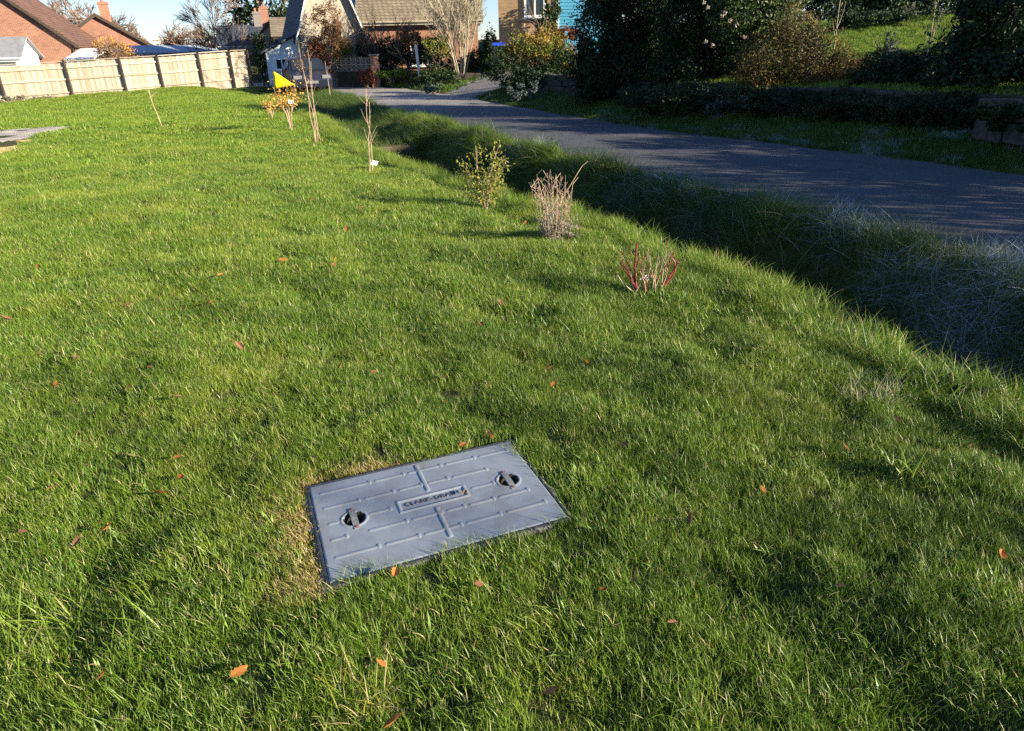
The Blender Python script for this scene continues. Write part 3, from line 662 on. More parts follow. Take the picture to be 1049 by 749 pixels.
for px, py, s, k, lb in [
    (181.6, 469, .04, 'o', None), (185, 490, .06, 'o', 'orange leaf left of the cover, middle of a short row of three'), (165, 506, .06, 'o', 'orange leaf left of the cover, lowest of a row of three'),
    (106, 693, .062, 'o', 'long brown leaf in a dark hollow at the lower left'), (245, 688, .07, 'o', 'orange brown curled leaf pair in grass near the bottom left of the cover'),
    (404, 588, .055, 'o', 'orange leaf lying against the near edge of the cover'), (490, 598, .05, 'b', None), (618, 604, .03, 'o', None), (391, 679, .05, 'o', None), (402, 744, .06, 'o', 'orange leaf at the bottom edge below the cover'),
    (563, 708, .06, 'b', None), (865, 459, .06, 'b', None), (1020, 468, .055, 'o', None), (782, 501, .045, 'o', None), (1024, 569, .062, 'o', 'large orange brown leaf near the right edge of the lawn'), (708, 533, .05, 'b', None), (920, 429, .04, 'b', None), (814, 470, .04, 'b', None),
    (733, 472, .045, 'b', None), (290, 266, .085, 'o', 'bright orange leaf lying alone high on the open lawn'), (225, 283, .06, 'o', None), (216, 310, .07, 'o', None), (215, 331, .06, 'o', None), (163, 306, .06, 'b', None), (130, 312, .06, 'b', None),
    (40, 274, .07, 'o', None), (6, 328, .08, 'b', None), (173, 318, .05, 'b', None), (226, 302, .04, 'o', None), (61, 298, .05, 'b', None), (247, 355, .07, 'b', None), (58, 395, .05, 'o', None), (455, 387, .05, 'b', None), (383, 381, .05, 'b', None),
    (566, 395, .05, 'o', None), (350, 376, .045, 'b', None), (183, 408, .05, 'b', None), (600, 372, .045, 'o', None), (690, 640, .04, 'b', None), (860, 600, .045, 'b', None), (640, 455, .04, 'b', None)]:
    leaf(px, py, s*.85, k, lb)
_lr = random.Random(77)
for k in range(34):
    px, py = _lr.uniform(5, 640), _lr.uniform(190, 560)
    if 300 < px < 600 and py > 430: continue
    leaf(px, py, _lr.uniform(.03, .055)*(1.25 if py < 330 else .9), 'o' if _lr.random() < .6 else 'b')
def on_cover(u, v, z=.02): p_ = CC+CX*u+CY*v; return np.array([p_[0], p_[1], z+.004])
leaf(0, 0, .030, 'b', 'tiny rusty leaf resting on the cover beside the lettering', pos=on_cover(.128, -.012))
leaf(0, 0, .045, 'o', 'orange leaf at the top rim of the cover near its far corner', pos=on_cover(.355, .325, .03))
leaf(0, 0, .040, 'o', 'reddish leaf just past the top rim of the cover', pos=on_cover(.23, .33, .02))
# ------------------------------------------------------------------ plants
def leafcloud(lobes, n, size, seed=0, shell=.55, up=.0, asp=.5, zmin=None):
    """lobes (cx,cy,cz,rx,ry,rz): leaf faces through the outer part of lumpy lobes"""
    g = np.random.default_rng(seed); L = np.array(lobes); vol = L[:, 3]*L[:, 4]*L[:, 5]; pk = g.choice(len(L), n, p=vol**.75/np.sum(vol**.75))
    nc = max(n//32, 12); dc_ = g.normal(size=(nc, 3)); pc = pk[:nc].copy(); ci = g.integers(0, nc, n); pk = pc[ci]; d = dc_[ci]; d /= np.linalg.norm(d, axis=1)[:, None]
    d = d+g.normal(size=(n, 3))*.17; d /= np.linalg.norm(d, axis=1)[:, None]; cr = g.uniform(0, 1, nc)[ci]; cd = g.uniform(-.16, .10, nc)[ci]
    ph = g.uniform(0, 6.28, 6)
    lump = 1+.16*np.sin(5*d[:, 0]+ph[0]+pk)+.14*np.sin(6*d[:, 1]+ph[1]+2*pk)+.12*np.sin(7*d[:, 2]+ph[2])+.08*np.sin(13*d[:, 0]+11*d[:, 1]+ph[3])+.06*np.sin(17*d[:, 2]-9*d[:, 1]+pk)
    r_ = (shell+(1-shell)*g.uniform(0, 1, n)**.6+cd)*lump+np.where(g.uniform(0, 1, n) < .07, g.uniform(0, .14, n), 0)
    c = L[pk, :3]+d*r_[:, None]*L[pk, 3:6]
    if zmin is not None: c[:, 2] = np.maximum(c[:, 2], zmin+g.uniform(0, .12, n))
    nrm = d*.8+g.normal(size=(n, 3))*.75+np.array([0, 0, up]); nrm /= np.linalg.norm(nrm, axis=1)[:, None]
    a = np.cross(nrm, g.normal(size=(n, 3))); a /= np.linalg.norm(a, axis=1)[:, None]; b = np.cross(nrm, a)
    s = size*g.uniform(.55, 1.3, n)[:, None]; fold = nrm*s*.18
    V = np.stack([c-a*s*.5, c+b*s*asp*.5+fold, c+a*s*.5, c-b*s*asp*.5+fold], 1).reshape(-1, 3)
    F = np.arange(4*n).reshape(n, 4); F = np.concatenate([F[:, [0, 1, 2]], F[:, [0, 2, 3]]])
    rn = np.clip(.55*cr+.45*g.uniform(0, 1, n)**1.4, 0, 1); return V, F, np.concatenate([rn, rn])
def cloud_obj(name, lobes, n, size, mat, parent, seed=0, **kw):
    V, F, r_ = leafcloud(lobes, n, size, seed, **kw); return link(name, fastmesh(name, V, F, r_), mat, parent)
def branchy(base, d0, length, rad, levels, seed, spread=.6, kids=(3, 5), gravity=.0, bend=.12, shrink=.62, minr=.004):
    """list of (level, pts, radii)"""
    g = random.Random(seed); out = []
    def grow(p, d, L, r_, lv):
        n = 5; pts = [p]; rs = [r_]; dd = np.array(d, float)
        for i in range(n):
            dd = dd+np.array([g.gauss(0, bend), g.gauss(0, bend), g.gauss(0, bend)+gravity]); dd /= np.linalg.norm(dd)
            pts.append(pts[-1]+dd*L/n); rs.append(max(r_*(1-.62*(i+1)/n), minr))
        out.append((lv, pts, rs))
        if lv >= levels: return
        k = g.randint(*kids)
        for j in range(k):
            t_ = g.uniform(.35, 1.0) if lv else g.uniform(.3, 1.0); i = min(int(t_*n), n-1); q = pts[i]*(1-(t_*n-i))+pts[i+1]*(t_*n-i) if i < n else pts[n]
            ax = np.cross(dd, [g.gauss(0, 1), g.gauss(0, 1), g.gauss(0, 1)]); ax /= np.linalg.norm(ax)+1e-9
            nd = dd*math.cos(spread)+ax*math.sin(spread)*g.uniform(.6, 1.3); nd /= np.linalg.norm(nd)
            grow(q, nd, L*shrink*g.uniform(.75, 1.2), max(rs[i]*.62, minr), lv+1)
    grow(np.array(base, float), d0, length, rad, 0); return out
def tree(name, label, cat, base, h, rad, levels=4, seed=1, bark='greybark', twig='twig', spread=.55, kids=(3, 5), leaves=None, group=None, shrink=.64, grav=.02, minr=.012, trunkfrac=.5, lean=(0, 0)):
    r0 = empty(name, label, cat, base, 0, group)
    br = branchy((0, 0, -.1), (lean[0], lean[1], 1), h*trunkfrac, rad, levels, seed, spread, kids, grav, .09, shrink, minr)
    a, b = MB(), MB()
    for lv, pts, rs in br: (a if lv < 2 else b).tube(pts, rs, 6 if lv < 1 else (4 if lv < 2 else 3), cap=lv < 1)
    a.build('trunk', M[bark], r0, True); b.build('crown', M[twig], r0)
    if leaves:
        mat, n, size = leaves; tips = np.array([p_ for lv, pts, rs in br if lv >= levels-1 for p_ in pts[1:]])
        g = np.random.default_rng(seed); c = tips[g.integers(0, len(tips), n)]+g.normal(0, size*1.6, (n, 3))
        cloud_pts('leaves', c, size, M[mat], r0, seed)
    return r0
def cloud_pts(name, c, size, mat, parent, seed=0, asp=.5):
    g = np.random.default_rng(seed); n = len(c); nrm = g.normal(size=(n, 3)); nrm /= np.linalg.norm(nrm, axis=1)[:, None]
    a = np.cross(nrm, g.normal(size=(n, 3))); a /= np.linalg.norm(a, axis=1)[:, None]; b = np.cross(nrm, a); s = size*g.uniform(.6, 1.3, n)[:, None]; fold = nrm*s*.15
    V = np.stack([c-a*s*.5, c+b*s*asp*.5+fold, c+a*s*.5, c-b*s*asp*.5+fold], 1).reshape(-1, 3); F = np.arange(4*n).reshape(n, 4); F = np.concatenate([F[:, [0, 1, 2]], F[:, [0, 2, 3]]]); rn = g.uniform(0, 1, n)
    return link(name, fastmesh(name, V, F, np.concatenate([rn, rn])), mat, parent)
def bush(name, label, cat, base, lobes, n, size, mat, seed=1, stems=True, group=None, **kw):
    r0 = empty(name, label, cat, base, 0, group); cloud_obj('foliage', lobes, n, size, M[mat], r0, seed, **kw)
    if stems:
        b = MB(); g = random.Random(seed); L = np.array(lobes); mx = L[:, 0].mean(), L[:, 1].mean(); top = (L[:, 2]+L[:, 5]*.6).max()
        for lv, pts, rs in branchy((mx[0]*.3, mx[1]*.3, -.1), (0, 0, 1), top*.55, top*.035+.01, 2, seed, .7, (4, 6), 0, .1, .7, .008): b.tube(pts, rs, 4, cap=False)
        b.build('stems', M['bark'], r0)
    return r0
# --- red-stemmed pruned shrub
def stem(b, p0, p1, r0, r1, bend=.0, n=4):
    p0 = np.array(p0, float); p1 = np.array(p1, float); side = np.cross(p1-p0, [.3, 1, 0]); side = side/(np.linalg.norm(side)+1e-9)
    pts = [p0+(p1-p0)*t_+side*bend*math.sin(math.pi*t_) for t_ in np.linspace(0, 1, n+1)]
    b.tube(pts, list(np.linspace(r0, r1, n+1)), 6)
g = G(662, 302); sc = np.linalg.norm(g-np.array([0, 0, EYE]))/FPX   # metres per pixel here
dw = empty('dogwood_shrub', 'small pruned shrub with a few bare red stems on the lawn edge', 'shrub', g)
b = MB(); stem(b, (-.06, 0, 0), (-.085, 0, .36), .008, .006, .015); stem(b, (-.07, .02, .02), (-.06, .02, .25), .006, .004, .02); b2 = MB()
stem(b2, (.06, 0, .0), (.16, .02, .13), .007, .006, -.02); stem(b2, (.16, .02, .13), (.185, .02, .22), .006, .005, -.012); stem(b2, (.185, .02, .22), (.165, .02, .245), .005, .004); stem(b2, (.165, .02, .245), (.12, .03, .37), .004, .003, .01); stem(b2, (.12, 0, .08), (.19, .01, .19), .006, .004, -.02)
stem(b2, (.15, .02, .14), (.10, .03, .25), .004, .002)
b.build('stem', M['redtwig'], dw); b2.build('stem', M['redtwig'], dw); b = MB(); rr = random.Random(31)
for i in range(9):
    a = rr.uniform(-.12, .12); top = np.array([a*1.7, rr.uniform(-.08, .08), rr.uniform(.16, .33)]); stem(b, (a*.5, rr.uniform(-.03, .03), 0), top, .0035, .002, rr.uniform(-.03, .03))
    for k in range(3): q_ = top*rr.uniform(.5, 1); stem(b, q_, q_+np.array([rr.uniform(-.07, .07), rr.uniform(-.05, .05), rr.uniform(.02, .1)]), .002, .0012, .008, 3)
b.build('side_shoots', M['redtwig'], dw)
b = MB()
for i in range(16):
    a = random.uniform(0, 6.28); l = random.uniform(.12, .33); x0, y0 = random.uniform(-.1, .1), random.uniform(-.05, .05)
    stem(b, (x0, y0, 0), (x0+random.uniform(-.1, .1), y0+random.uniform(-.08, .08), l), .004, .002, random.uniform(-.02, .02))
stem(b, (-.09, 0, .02), (-.21, -.03, .15), .006, .004, .01)
b.build('dry_twigs', M['strawtwig'], dw)
def plant_label(px, py, label, size=.045, lift=0, base=None, tilt=.5):
    g_ = G(px, py) if base is None else base
    r0 = empty('plant_label', label, 'plant label', g_, .6+random.uniform(-.2, .2)); b = MB(); ax = Euler((tilt, .25, 0)).to_matrix()
    b.box((0, 0, lift), (size, .0025, size*.62), np.array(ax).T); b.build('tag', M['label'], r0, bevel=.0008)
    b = MB(); b.tube([(0, .004, lift-.01), (-.003, .01, max(lift-.14, -.02))], .0015, 4); b.build('tie', M['strawtwig'], r0); return r0
plant_label(660, 302, 'small white tag at the foot of the red stemmed shrub', .07, .12)
# --- dry stemmed shrub with grey base
def dry_shrub(px, py, h, label, n=46, seed=3, spreadx=.2, tuft=1.0, name='dry_shrub', stemmat='canes'):
    g_ = G(px, py); r0 = empty(name, label, 'shrub', g_); rr = random.Random(seed); b = MB()
    for i in range(n):
        a = rr.uniform(0, 6.28); q_ = rr.uniform(0, 1); x0, y0 = .07*math.cos(a), .07*math.sin(a); L = h*rr.uniform(.5, 1.0)
        x1, y1 = x0+spreadx*math.cos(a)*q_*L/h, y0+spreadx*math.sin(a)*q_*L/h
        stem(b, (x0, y0, 0), (x1, y1, L), .0026, .0013, rr.uniform(-.03, .03))
        for k in range(3):
            t_ = rr.uniform(.5, 1); p_ = np.array([x0+(x1-x0)*t_, y0+(y1-y0)*t_, L*t_]); stem(b, p_, p_+np.array([rr.uniform(-.06, .06), rr.uniform(-.06, .06), rr.uniform(.02, .09)]), .002, .0018, 0, 2)
    if n: b.build('stems', M[stemmat], r0)
    if tuft: cloud_obj('foliage', [(0, 0, h*.22, (.19)*tuft, .19*tuft, h*.3), (.05, 0, h*.1, .2*tuft, .18*tuft, h*.13)], 2200 if n else 1300, .030, M['drytuft'], r0, seed, shell=.1, asp=.25)
    return r0
r0 = dry_shrub(566, 245, .62, 'bare brown stemmed shrub with a pale dry base at the ditch edge', 40, 3, .20)
b = MB(); b.tube([(.05, 0, .3), (.16, 0, .48), (.25, .02, .62), (.30, .02, .66)], .003, 5); b.build('arching_stalk', M['strawtwig'], r0)
DRYT = (893, 402)
# --- yellow green shrub
g = G(498, 217); r0 = empty('yellow_shrub', 'loose yellow green leafy shrub beside the ditch', 'shrub', g); b = MB(); tips = []
rr = random.Random(4)
for i in range(16):
    a = rr.uniform(0, 6.28); L = rr.uniform(.35, .8); e = np.array([.28*math.cos(a)*rr.uniform(.3, 1), .28*math.sin(a)*rr.uniform(.3, 1), L]); stem(b, (0, 0, 0), e, .005, .002, .03)
    for t_ in np.linspace(.3, 1, 12): tips.append(e*t_)
b.build('stems', M['canes'], r0); tips = np.array(tips); g_ = np.random.default_rng(3)
cloud_pts('leaves', tips[g_.integers(0, len(tips), 1100)]+g_.normal(0, .045, (1100, 3)), .036, M['limeleaf'], r0, 4)
# --- orange shrub with label, smaller one, saplings
def young_shrub(px, py, h, wd, label, mat, n, seed, stemmat='canes', name='young_shrub', lo=.35, size=.06):
    g_ = G(px, py); r0 = empty(name, label, 'shrub', g_); b = MB(); rr = random.Random(seed); tips = []
    for i in range(9):
        a = rr.uniform(0, 6.28); q_ = rr.uniform(.2, 1); e = np.array([wd*math.cos(a)*q_, wd*math.sin(a)*q_, h*rr.uniform(.7, 1)]); m_ = np.array([e[0]*.25, e[1]*.25, h*.4])
        b.tube([(0, 0, -.02), m_*.5, m_, (m_+e)/2, e], [.008, .007, .006, .004, .002], 5)
        for t_ in np.linspace(lo, 1, 10): tips.append(m_*(1-t_)+e*t_ if t_ > .2 else m_)
    b.build('stems', M[stemmat], r0); tips = np.array(tips); g2 = np.random.default_rng(seed)
    cloud_pts('leaves', tips[g2.integers(0, len(tips), n)]+g2.normal(0, .07, (n, 3)), size, M[mat], r0, seed); return r0
young_shrub(299, 135, 1.0, .36, 'young shrub with orange and yellow autumn leaves and thin orange stems', 'orangeleaf', 380, 5)
g = G(299, 135); plant_label(0, 0, 'white tag hanging halfway up the orange leaved young shrub', .12, .62, base=g+np.array([.1, -.06, 0]), tilt=.2)
young_shrub(279, 122, .5, .3, 'low yellowing bush just left of the orange young shrub', 'orangeleaf', 170, 6)
def sapling(px, py, h, label, n=3, seed=2, r=.012, lean=(0, 0), spread=.12, heads=0, mat='canes', twigs=5):
    g_ = G(px, py); r0 = empty('sapling', label, 'sapling', g_); rr = random.Random(seed)
    for i in range(n):
        b = MB(); x0, y0 = rr.uniform(-.1, .1)*(n > 1), rr.uniform(-.1, .1)*(n > 1); hh = h*rr.uniform(.85, 1) if i else h
        p0 = np.array([x0, y0, -.02]); p1 = np.array([x0+lean[0]*hh+rr.uniform(-spread, spread), y0+lean[1]*hh, hh]); pts = [p0+(p1-p0)*t_+np.array([rr.gauss(0, .012), rr.gauss(0, .012), 0]) for t_ in np.linspace(0, 1, 7)]
        b.tube(pts, list(np.linspace(r, r*.4, 7)), 5)
        for k in range(twigs):
            t_ = rr.uniform(.35, .95); p_ = p0+(p1-p0)*t_; stem(b, p_, p_+np.array([rr.uniform(-.16, .16), rr.uniform(-.1, .1), rr.uniform(.05, .25)]), r*.4, r*.2, .01, 3)
        b.build('stem', M[mat], r0)
    if heads:
        g2 = np.random.default_rng(seed); c = np.stack([g2.normal(lean[0]*h*.8, .09, heads), g2.normal(0, .09, heads), g2.uniform(h*.55, h*.95, heads)], 1); cloud_pts('dead_leaves', c, .04, M['rust_leaf'], r0, seed)
    return r0
sapling(322, 146, 1.75, 'group of tall thin bare canes standing together on the lawn crest', 4, 2, .0085, (-.02, 0), .16, 160)
sapling(386, 178, 1.12, 'slim bare sapling of two stems with a white tag at its foot', 2, 3, .008, (.03, 0), .05, 0)
plant_label(384, 177, 'white tag on the ground at the foot of the slim two stemmed sapling', .12, .14)
sapling(166, 131, 1.5, 'single thin pale sapling alone on the far lawn before the fence', 1, 5, .010, (-.13, 0), .04, 0, 'strawtwig', 7)
sapling(339, 101, 1.3, 'short thin sapling beside the road beyond the crest', 1, 6, .014, (-.03, 0), .05, 10, 'canes', 4)
# --- flag
g = P(289, 93, 31.0); g[2] = hz1(g[0], g[1]); r0 = empty('yellow_flag', 'bright yellow triangular flag on a thin pole on the lawn crest', 'flag', g)
top = P(280, 73, 31.0)-g; low = P(281, 91, 31)-g; tip = P(302, 87, 31)-g; b = MB(); b.tube([(low[0]-.02, 0, -.1), (top[0]-.02, 0, top[2]+.05)], .014, 6); b.build('pole', M['darkwood'], r0)
V = []; F = []; n = 9
for i in range(n):
    t_ = i/(n-1); a_ = top*(1-t_)+tip*t_; c_ = low*(1-t_)+tip*t_
    for k in range(5): q_ = a_*(1-k/4)+c_*k/4; V.append((q_[0], q_[1]+.025*math.sin(t_*6)*t_**.4, q_[2]))
for i in range(n-1):
    for k in range(4): F.append((i*5+k, i*5+k+1, (i+1)*5+k+1, (i+1)*5+k))
o = link('cloth', fastmesh('cloth', V, F), M['yellow'], r0, True); sd = o.modifiers.new('thick', 'SOLIDIFY'); sd.thickness = .012
# --- tall bright tufts of grass and rosette weeds (things one can point at)
def tuft(px, py, hmin, hmax, n, label, rad=.08, mat='lipgrass', w=.006, seed=1):
    g_ = G(px, py); me = make_clump(n, rad, hmin, hmax, w, .6, .8, seed, 5); o = link('grass_tuft', me, M[mat]); o.location = g_; tag(o, label, 'grass tuft')
tuft(38, 672, .10, .24, 110, 'tall bright green grass tuft at the lower left corner', .13, 'lipgrass', .005, 3)
tuft(60, 640, .08, .2, 70, 'bright green grass tuft just above the lower left tuft', .1, 'lipgrass', .005, 4)
tuft(925, 492, .07, .17, 40, 'bright broad bladed grass tuft right of the cover', .05, 'lipgrass', .009, 5)
tuft(372, 728, .05, .13, 60, 'yellowish grass tuft at the bottom edge below the cover', .07, 'thatch', .004, 6)
tuft(962, 395, .14, .3, 26, 'tall single blades rising from the ditch lip at the right', .09, 'lipgrass', .006, 7)
tuft(893, 404, .05, .15, 130, 'faint pale dried grass tuft on the lawn edge, nearest the right side', .16, 'straw', .0035, 9)
tuft(150, 655, .06, .16, 60, 'darker green grass tuft in the lower left lawn', .1, 'lawn', .005, 8)
# dead arching stalk over ditch
g = G(470, 168); r0 = MB(); r0.tube([(0, 0, -.05), (.05, 0, .35), (.16, 0, .52), (.28, 0, .52), (.34, 0, .42)], .004, 5); o = r0.build('dead_stalk', M['strawtwig']); o.location = g; tag(o, 'dead arching stalk hanging over the ditch near the headwall', 'stalk')
# culvert headwall
def hdw():
    p_ = lip_at(U_END-.05, 1.0); i = np.searchsorted(LU, U_END)-1; t_ = LT[i]; n_ = LN[i]
    r0 = empty('culvert_headwall', 'low brown brick headwall closing the end of the ditch', 'headwall', (p_[0], p_[1], -.75), math.atan2(n_[1], n_[0]))
    b = MB(); R0 = .16; pts = [(-.95, 0), (-.95, .80), (1.0, .80), (1.0, 0)]
    b.prism([(-.95, 0, 0), (-.95, 0, .52), (-.4, 0, .56), (.3, 0, .55), (.8, 0, .5), (.8, 0, 0), (.16, 0, 0), (.16, 0, .2), (.11, 0, .31), (0, 0, .36), (-.11, 0, .31), (-.16, 0, .2), (-.16, 0, 0)], (0, .22, 0)); b.build('wall', m_brick('old_brick', (.13, .09, .055), (.19, .13, .08), (.12, .1, .07)), r0)
    
hdw()
# ------------------------------------------------------------------ fence
def make_fence():
    o0 = FENCE[0]; root = empty('wooden_fence', 'pale close boarded wooden fence with dark posts beyond the far lawn', 'fence', (o0[0], o0[1], o0[2]-.10)); HT = 1.66
    for i in range(len(FENCE)-1):
        a, b_ = FENCE[i]-o0, FENCE[i+1]-o0; d = b_-a; L = np.hypot(d[0], d[1]); t_ = np.array([d[0], d[1], 0])/L; nrm = np.array([t_[1], -t_[0], 0])
        n = max(int(L/.105), 3); m = MB()
        for k in range(n):
            f = (k+.5)/n; c = a+d*f; w = L/n*.98; z0 = c[2]-.06; top = HT-.05+random.uniform(-.012, .012)
            m.box((c[0]-nrm[0]*.01*(k % 2), c[1]-nrm[1]*.01*(k % 2), z0+top/2), (w*1.12, .016, top), np.array([t_, nrm, [0, 0, 1]]), jit=.003)
        m.build('panel', M['fence'], root)
        for hz_ in (.34, .88, 1.36):
            m = MB()
            p0, p1 = a+np.array([0, 0, hz_])+nrm*.035, b_+np.array([0, 0, hz_])+nrm*.035; ax = (p1-p0)/np.linalg.norm(p1-p0)
            m.box((p0+p1)/2, (L-.12, .045, .07), np.array([ax, nrm, np.cross(ax, nrm)])); m.build('rail', M['fence'], root)
        m = MB(); p0, p1 = a+np.array([0, 0, HT-.04])+nrm*.01, b_+np.array([0, 0, HT-.04])+nrm*.01; ax = (p1-p0)/np.linalg.norm(p1-p0)
        m.box((p0+p1)/2, (L-.1, .09, .035), np.array([ax, nrm, np.cross(ax, nrm)]))
        m.build('capping', M['fence'], root)
    for i in range(len(FENCE)):
        a = FENCE[i]-o0; m = MB(); m.box((a[0]+.02, a[1]-.05, a[2]+HT/2-.06), (.095, .12, HT+.02)); m.build('post', M['fencepost'], root, bevel=.008)
make_fence()
# ------------------------------------------------------------------ buildings
def window(parent, c, w, h, ax=(1, 0, 0), nrm=(0, -1, 0), nx=2, ny=1, mat='white', fr=.07):
    ax, nrm = np.array(ax, float), np.array(nrm, float); up = np.array([0, 0, 1.]); B = np.array([ax, nrm, up]); c = np.array(c, float); m = MB()
    for sx in (-1, 1): m.box(c+ax*sx*(w/2-fr/2)+nrm*.03, (fr, .10, h), B)
    for sz in (-1, 1): m.box(c+up*sz*(h/2-fr/2)+nrm*.032, (w-2*fr, .10, fr), B)
    for i in range(1, nx): m.box(c+ax*(-w/2+w*i/nx)+nrm*.028, (fr*.8, .08, h-2*fr), B)
    for i in range(1, ny): m.box(c+up*(-h/2+h*i/ny)+nrm*.026, (w-2*fr, .07, fr*.7), B)
    f = m.build('window', M[mat], parent); m = MB(); m.box(c+nrm*.012, (w-.02, .02, h-.02), B); m.build('pane', M['glass'], f)
    m = MB(); m.box(c-up*(h/2+.03)+nrm*.06, (w+.16, .16, .055), B); m.build('sill', M[mat], f); return f
def house(name, label, corner, head, w, depth, z0, eave, rise, wall, roof, ridge='y', over=.25, cat='house', barge='darkwood', x0=0, thick=.14):
    """corner: left-front corner; local x along the front, y to the back"""
    r0 = empty(name, label, cat, (corner[0], corner[1], z0), head); e = eave-z0; m = MB()
    if ridge == 'y': m.prism([(0, 0, 0), (w, 0, 0), (w, 0, e), (w/2, 0, e+rise), (0, 0, e)], (0, depth, 0))
    else: m.prism([(0, 0, 0), (0, depth, 0), (0, depth, e), (0, depth/2, e+rise), (0, 0, e)], (w, 0, 0))
    m.build('wall', M[wall], r0); rr = MB(); o = over
    span = w if ridge == 'y' else depth; sl = rise/(span/2); n_ = math.hypot(1, sl); dz = thick
    for sgn in (0, 1):
        a0 = -o if sgn == 0 else span+o; z_a = e-o*sl+.02; mid = span/2; top = e+rise+.02
        if ridge == 'y': poly = [(a0, -o, z_a), (mid, -o, top), (mid, -o, top+dz), (a0, -o, z_a+dz)]; off = (0, depth+2*o, 0)
        else: poly = [(-o, a0, z_a), (-o, mid, top), (-o, mid, top+dz), (-o, a0, z_a+dz)]; off = (w+2*o, 0, 0)
        rr.prism(poly, off)
    rf = rr.build('roof', M[roof], r0)
    m = MB()
    if ridge == 'y':
        for sgn in (0, 1):
            a0 = -o if sgn == 0 else w+o; m.prism([(a0, -o-.035, e-o*sl-.10), (w/2, -o-.035, e+rise-.10), (w/2, -o-.035, e+rise+.10), (a0, -o-.035, e-o*sl+.10)], (0, .03, 0))
    else: m.box((w/2, -o-.03, e-o*sl+.0), (w+2*o, .04, .20)); m.tube([(-o, -o-.10, e-o*sl+.06), (w+o, -o-.10, e-o*sl+.05)], .055, 8)
    m.build('bargeboard' if ridge == 'y' else 'fascia', M[barge], r0)
    return r0, rf
def chimney(rf, x, y, z, h, mat, w=.6, pots=2):
    m = MB(); m.box((x, y, z+h/2), (w, w*.75, h)); m.box((x, y, z+h-.12), (w+.1, w*.75+.1, .10)); m.box((x, y, z+h-.02), (w+.05, w*.75+.05, .09)); c = m.build('chimney', M[mat], rf)
    for k in range(pots): m = MB(); m.tube([(x+(k-(pots-1)/2)*w*.45, y, z+h), (x+(k-(pots-1)/2)*w*.45, y, z+h+.32)], [.11, .09], 8); m.build('chimney_pot', M['orangebrick'], c)
# left brick house (gable towards us)
c = P(76, 45, 43.5); hw_ = 9.4; hd = R(20)
r0, rf = house('brick_house', 'red brick house with a brown tiled roof and dark bargeboard behind the fence', (c[0]-hw_*math.cos(hd), c[1]-hw_*math.sin(hd)), hd, hw_, 10, -1.2, c[2], 4.0, 'redbrick', 'browntile')
window(r0, (2.2, 0, 2.2), 1.4, 1.2); 
m = MB(); m.tube([(hw_-.1, -.08, .1), (hw_-.1, -.08, c[2]+1.1)], .05, 8); m.build('drainpipe', M['darkwood'], r0)
c = P(17, 56, 40.5); w_ = 3.4
r1, rf = house('porch', 'small white porch with a grey roof against the red brick house', (c[0]-w_, c[1]-.1), R(4), w_, 1.9, -1.0, c[2]-.05, .85, 'white', 'greyroof', 'x', .22, 'porch', 'white', thick=.08)
window(r1, (w_-1.0, 0, 1.5), .9, 1.0)
# bungalow behind
c = P(157, 48, 56); w_ = 6.6; hd = R(25)
r0, rf = house('bungalow', 'further bungalow with a brown roof and brick chimney behind the red brick house', (c[0]-w_*math.cos(hd), c[1]-w_*math.sin(hd)), hd, w_, 9, -1.5, c[2], 2.1, 'redbrick', 'browntile')
chimney(rf, w_-2.7, 1.2, c[2]+1.5+1.3, 1.7, 'orangebrick', .65, 1)
# conservatory
c = P(82, 60, 42); r0 = empty('conservatory', 'small white framed conservatory showing over the fence beside the brick house', 'conservatory', (c[0], c[1], -1)); m = MB()
for x in np.linspace(-.75, .75, 4): m.box((x, 0, 1.25), (.07, .07, 2.5))
for x in (-.75, .75): m.box((x, 1.6, 1.25), (.07, .07, 2.5)); m.box((x, .8, 2.5), (.07, 1.6, .07))
m.box((0, 0, 2.5), (1.6, .09, .10)); m.box((0, 0, 1.75), (1.5, .05, .05)); m.build('frame', M['white'], r0); m = MB(); m.box((0, .01, 1.25), (1.45, .015, 2.4)); m.build('pane', M['glass'], r0)
m = MB(); m.prism([(-.85, -.15, 2.56), (-.85, 1.8, 3.1), (-.85, 1.8, 3.16), (-.85, -.15, 2.62)], (1.7, 0, 0)); m.build('roof', M['white'], r0)
# shed with metal roof
a, b_ = P(139, 55.5, 44), P(226, 48, 50); hd = math.atan2(b_[1]-a[1], b_[0]-a[0]); w_ = math.hypot(b_[0]-a[0], b_[1]-a[1])
house('garden_shed', 'long low shed with a blue grey metal roof just over the fence', (a[0], a[1]), hd, w_, 4.5, -.8, (a[2]+b_[2])/2-.15, .4, 'darkwood', 'metalroof', 'x', .15, 'shed', 'metalroof', thick=.06)
# far terrace
c = P(224, 49, 66); r0, rf = house('far_cottage', 'distant cream cottage with a dark slate roof above the right end of the fence', (c[0], c[1]), R(14), 5.2, 6, -1, c[2]+.1, 1.6, 'cream', 'slate', 'x', .2, 'house', 'white')
window(r0, (1.4, 0, 2.2), .8, .8); window(r0, (3.6, 0, 2.2), .8, .8); chimney(rf, 3.5, 3, c[2]+2.3, 1.6, 'greybark', .8)
c = P(262, 40, 60); r0, rf = house('gabled_cottage', 'distant cream cottage with a steep brown tiled gable and tall chimney', (c[0], c[1]), R(16), 2.6, 7, -1, c[2]-.1, 1.35, 'cream', 'browntile', 'y', .25)
chimney(rf, .9, 2.5, c[2]+1.8, 1.6, 'orangebrick', .6, 1); window(r0, (1.3, 0, 2.3), .7, .8)
c = P(280, 38, 57); r0, rf = house('white_cottage', 'distant small white cottage with a tan roof beside the slate roofed row', (c[0], c[1]), R(16), 2.2, 6, -1, c[2], 1.3, 'whitewash', 'tantile', 'x', .15)
window(r0, (1.1, 0, 2.4), .6, .7)
